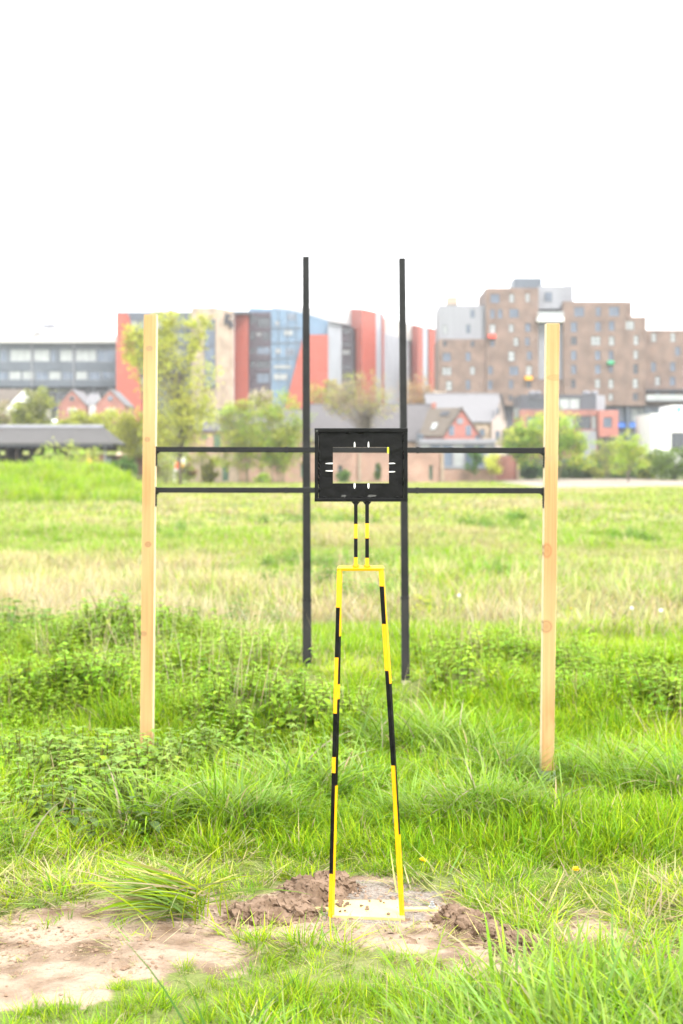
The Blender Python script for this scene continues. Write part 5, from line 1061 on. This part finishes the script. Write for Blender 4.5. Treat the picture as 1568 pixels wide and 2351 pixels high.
# ---------------------------------------------------------------- trees and shrubs
def tree(name, label, cat, base, h, lobes, cols, nleaf, ls, trunk_r=.15, bark='bark', stems=1, nbr=26, group=None, bare=.0, droop=0.0):
    """lobes: (dx, dz0, dz1, rx) crown volumes above the base; branches reach into them, leaves cluster at the twig ends"""
    r = random.Random(hash(label) % 1000 if False else sum(map(ord, label))); b = Vector(base); t = empty(name, b, label, cat, group)
    mb = MB(); tips = []
    for s_ in range(stems):
        sx_ = (s_-(stems-1)/2)*trunk_r*2.2+r.gauss(0, .05); top = Vector((b.x+sx_*2.5+r.gauss(0, h*.03), b.y+r.gauss(0, h*.03), b.z+h*.8))
        pts = [b+Vector((sx_, 0, -.3))]+[(b+Vector((sx_, 0, 0))).lerp(top, q)+Vector((r.gauss(0, h*.012), r.gauss(0, h*.012), 0)) for q in (.2, .45, .7, 1)]
        mb.tube(pts, [trunk_r/stems**.5*k for k in (1.25, 1, .7, .42, .1)], 7)
        for k in range(nbr//stems):
            lx, l0, l1, rx = r.choice(lobes); q = r.random(); a = r.random()*6.28; rr = rx*math.sqrt(r.random())*math.sin(math.pi*(.12+.76*q))**.6
            e = Vector((b.x+lx+rr*math.cos(a), b.y+rr*math.sin(a), b.z+l0+(l1-l0)*q)); tt = max(.08, min(.9, ((e.z-b.z)*.62)/(h*.8))); s0 = (b+Vector((sx_, 0, 0))).lerp(top, tt)
            md_ = s0.lerp(e, .5)+Vector((0, 0, h*.03)); br = trunk_r*.32/stems**.5*(1.1-tt)+.01
            mb.tube([s0, md_, e], [br, br*.6, br*.2], 5); tips.append((e, rx*.35)); tips.append((md_.lerp(e, .5), rx*.3))
            for w in range(3):
                e2 = e+Vector((r.gauss(0, 1), r.gauss(0, 1), r.gauss(.3-droop, .8)))*rx*.28; mb.tube([md_.lerp(e, .7), e2], [br*.3, br*.1], 4); tips.append((e2, rx*.22))
    mb.build('trunk', M[bark], t, smooth=True)
    n = int(nleaf*1.5); T = np.array([(*p, s_) for p, s_ in tips]); k = rng.integers(0, len(T), n); sp = T[k, 3:4]*.75
    c = T[k, :3]+rng.normal(0, 1, (n, 3))*sp*np.array([1, 1, .8]); c[:, 2] = np.maximum(c[:, 2], b.z+.1)
    u = rng.normal(0, 1, (n, 3)); u /= np.linalg.norm(u, axis=1, keepdims=True); v = rng.normal(0, 1, (n, 3)); v -= u*np.sum(u*v, 1, keepdims=True); v /= np.linalg.norm(v, axis=1, keepdims=True)
    s1 = (ls*(.6+.8*rng.random((n, 1)))); V = np.stack([c-u*s1, c+v*s1*.55, c+u*s1, c-v*s1*.55], 1).reshape(-1, 3)
    me_ = bpy.data.meshes.new('crown'); me_.vertices.add(4*n); me_.vertices.foreach_set('co', V.ravel()); me_.loops.add(4*n); me_.loops.foreach_set('vertex_index', np.arange(4*n)); me_.polygons.add(n); me_.polygons.foreach_set('loop_start', np.arange(n)*4); me_.polygons.foreach_set('loop_total', np.full(n, 4)); me_.update(calc_edges=True)
    ci = rng.integers(0, len(cols), len(T))[k]; cc = np.array(cols)[ci]*(1+.25*rng.uniform(-1, 1, (n, 1))); cc = np.repeat(np.concatenate([cc, np.ones((n, 1))], 1), 4, 0)
    a = me_.color_attributes.new('Col', 'FLOAT_COLOR', 'POINT'); a.data.foreach_set('color', cc.astype(np.float32).ravel()); me_.materials.append(TLEAF)
    o = link(bpy.data.objects.new('crown', me_)); o.parent = t; o.matrix_parent_inverse = Matrix.Translation(b).inverted(); return t
YG, YG2, BRG, OLV, DKG, TWG, ORG = (0.43,0.45,0.08), (0.34,0.38,0.07), (0.31,0.44,0.06), (0.30,0.31,0.10), (0.05,0.10,0.03), (0.30,0.24,0.15), (0.33,0.22,0.09)
def T(px, z, ytop, lobes_px, name, label, cat, cols, nleaf, ls, zbase=None, **k):
    x_ = PX(px, z); zb_ = H(x_, z) if zbase is None else zbase; s_ = z/F
    lob = [((lx-px)*s_, PZ(y1, z)-zb_, PZ(y0, z)-zb_, w*s_) for (lx, y0, y1, w) in lobes_px]
    return tree(name, label, cat, (x_, z, zb_), PZ(ytop, z)-zb_, lob, cols, nleaf, ls, **k)
T(415,140,700,[(378,700,800,34),(395,760,930,70),(370,860,1010,66),(430,820,980,62),(450,900,1020,48),(360,760,860,52),(455,725,800,28),(312,760,840,34),(400,940,1060,55)],'poplar_tree','tall airy yellow green poplar beside the knotty timber post','tree',[YG,YG2,YG,(0.27,0.26,0.05)],7500,.15,trunk_r=.14,nbr=150)
T(330,150,950,[(300,955,1040,45),(345,960,1050,45)],'willow_shrub','yellow green willow shrub behind the low brown brick wall','shrub',[YG,YG2],3200,.16,stems=3,nbr=36)
T(230,165,955,[(215,955,1010,45),(170,960,1005,35),(270,945,1010,35)],'willow_shrub','olive yellow willow shrub screening the red gabled houses','shrub',[YG2,OLV,YG],3200,.18,stems=3,nbr=36)
T(85,178,912,[(85,912,985,38),(60,940,985,40)],'olive_shrub','rounded olive green shrub behind the open barn roof','shrub',[OLV,YG2,(0.13,0.15,0.04)],4200,.18,stems=3,nbr=40)
T(10,185,925,[(5,930,985,30),(30,955,985,22)],'blossom_shrub','pale beige blossoming shrub before the white gable house','shrub',[TWG,OLV,(0.45,0.38,0.3)],2200,.18,stems=3,nbr=30)
T(125,155,985,[(120,985,1010,20),(150,975,1000,24)],'willow_shrub','small grey green willow rising just beyond the barn ridge','shrub',[OLV,YG2],1300,.16,stems=2,nbr=20)
T(175,118,1010,[(150,1020,1075,40),(100,1035,1078,30),(195,1030,1070,25)],'sapling','thin leafy sapling standing before the open barn','sapling',[BRG,YG2,OLV],900,.12,stems=3,nbr=20,trunk_r=.06,bark='greenbark')
T(290,118,1062,[(290,1062,1096,22)],'green_bush','rounded dark green bush by the pale track below low wall','bush',[(0.07,0.14,0.03),(0.10,0.18,0.04)],2200,.12,stems=3,nbr=24,trunk_r=.06)
T(560,158,920,[(545,930,1010,42),(575,950,1050,45),(530,990,1075,40)],'willow_tree','grey green willow with bare lower stems before the slate cottage','tree',[YG2,OLV,BRG],3000,.15,stems=4,nbr=44,bark='greenbark')
T(640,157,905,[(640,908,990,45),(665,930,1020,40),(620,960,1050,45),(660,1000,1085,42),(590,980,1080,42)],'willow_tree','bright lime willow with slanting stems behind the left black post','tree',[BRG,YG,BRG,YG2],5500,.15,stems=4,nbr=80,bark='greenbark')
T(470,160,1030,[(460,1035,1105,25),(490,1050,1108,20)],'willow_shrub','scrubby yellow green shrub against the cream end of old wall','shrub',[YG2,OLV,YG],1500,.14,stems=3,nbr=20,trunk_r=.07)
T(380,152,1035,[(370,1040,1105,30),(345,1060,1105,22),(430,1070,1108,18)],'low_shrub','low mixed shrub at the foot of the yellow green poplar','shrub',[OLV,YG2,(0.2,0.12,0.06)],1600,.15,stems=3,nbr=22,trunk_r=.06)
T(845,176,862,[(840,862,930,40),(800,880,950,42),(870,890,960,40),(770,900,950,25)],'bare_tree','beige twiggy tree just coming into leaf above the slate range','tree',[TWG,(0.27,0.24,0.12),TWG,YG2],2600,.13,nbr=100,trunk_r=.2)
T(965,214,868,[(965,868,930,30),(945,890,940,30),(985,900,945,20)],'bare_tree','russet budding tree beside the last orange red slab','tree',[ORG,TWG,(0.30,0.21,0.10)],1800,.16,nbr=60,trunk_r=.2)
T(735,222,890,[(735,895,935,28),(760,880,935,20)],'bare_tree','amber budding tree at the foot of the wide orange slab','tree',[ORG,YG,(0.30,0.24,0.08)],1500,.17,nbr=44,trunk_r=.2)
T(1000,212,905,[(1005,905,950,18),(985,925,950,16)],'blossom_tree','small pale blossoming tree left of the wide pale slate roof','tree',[(0.5,0.44,0.36),TWG],900,.16,nbr=30,trunk_r=.12)
T(590,200,905,[(585,905,940,22),(610,900,940,20)],'blossom_tree','pale blossoming tree rising behind the slate cottage','tree',[(0.55,0.48,0.38),TWG,OLV],1300,.17,nbr=36,trunk_r=.15)
T(1265,160,950,[(1265,955,1040,45),(1300,960,1060,42),(1220,970,1060,42),(1320,1000,1070,30),(1190,990,1050,30)],'willow_tree','broad fresh green willow behind the shoe footed timber post','tree',[BRG,YG,(0.15,0.22,0.04)],6500,.15,stems=5,nbr=90,bark='greenbark')
T(1175,168,985,[(1170,990,1040,20)],'willow_shrub','thin grey twigged shrub beside the pale pink gable','shrub',[OLV,TWG,YG2],900,.15,stems=2,nbr=22,trunk_r=.08)
T(1443,156,1008,[(1440,1010,1065,30),(1420,1035,1080,25),(1465,1030,1080,22)],'young_tree','young fresh green tree on a thin stem beside the pale path','tree',[BRG,YG2,BRG],2600,.13,nbr=44,trunk_r=.09)
T(1395,176,1015,[(1395,1020,1080,28),(1370,1045,1090,25)],'willow_shrub','twiggy green shrub before the charcoal pier','shrub',[YG2,BRG,OLV],1800,.14,stems=3,nbr=30,trunk_r=.08)
T(1535,166,1035,[(1530,1040,1100,32),(1560,1035,1098,30),(1590,1040,1100,30)],'green_bush','dense dark green bush in front of the white flat roofed building','bush',[(0.09,0.16,0.035),(0.13,0.21,0.04)],4200,.14,stems=4,nbr=50,trunk_r=.09)
T(1490,172,1045,[(1490,1048,1098,24)],'green_bush','mid green bush filling the gap beside the young tree','bush',[(0.13,0.20,0.04),YG2],2000,.14,stems=3,nbr=26,trunk_r=.08)
for (px_, z_, y0, w, lab, c) in ((1215,172,1062,24,'dark hedge bush at the end of the old brick wall',DKG),(1262,176,1064,26,'dark hedge bush directly under the broad willow',DKG),(1320,178,1066,28,'dark hedge bush between the broad willow and the charcoal pier',(0.07,0.12,0.03)),
                      (1372,180,1068,24,'lighter hedge bush below the charcoal pier',(0.10,0.16,0.035)),(1420,181,1082,26,'low ivy clad hedge bush under the parked car',(0.08,0.13,0.035)),(1465,180,1074,24,'hedge bush behind the young tree stem',(0.09,0.15,0.035))):
    T(px_,z_,y0,[(px_-10,y0,1098,w),(px_+10,y0+4,1099,w)],'hedge_bush',lab,'hedge',[c,tuple(q*1.4 for q in c)],2400,.15,stems=4,nbr=30,trunk_r=.07)
for (px_, y0, y1, w, lab, c) in ((1088,1036,1085,16,'green ivy bush hanging over the lower brick wall',(0.08,0.17,0.03)),(1130,1050,1090,20,'pale yellow green shrub before the red end of the old wall',YG),(790,1085,1108,14,'small green weed bush by the dark wall slit',(0.08,0.16,0.03)),(868,1066,1100,7,'climbing ivy on the green slit of the old wall',(0.09,0.17,0.03)),(604,1092,1110,14,'low bright shrub at the foot of the old brick wall',BRG)):
    T(px_,164.5,y0,[(px_,y0,y1,w)],'wall_shrub',lab,'shrub',[c,tuple(q*1.3 for q in c)],900,.11,stems=2,nbr=18,trunk_r=.05)

# ---------------------------------------------------------------- thin milky air
hz = MB().box(-420, 420, -40, 640, -2.0, 48).build('haze', [], None); tag(hz, 'thin pale haze that softens the distant buildings', 'haze', kind='stuff')
hm = bpy.data.materials.new('haze'); hm.use_nodes = True; hn = hm.node_tree; hn.nodes.clear()
pv = hn.nodes.new('ShaderNodeVolumePrincipled'); pv.inputs['Color'].default_value = (0.97, 0.98, 1, 1); pv.inputs['Density'].default_value = 0.0003; pv.inputs['Anisotropy'].default_value = 0.2
ho = hn.nodes.new('ShaderNodeOutputMaterial'); hn.links.new(pv.outputs[0], ho.inputs['Volume']); hz.data.materials.append(hm)
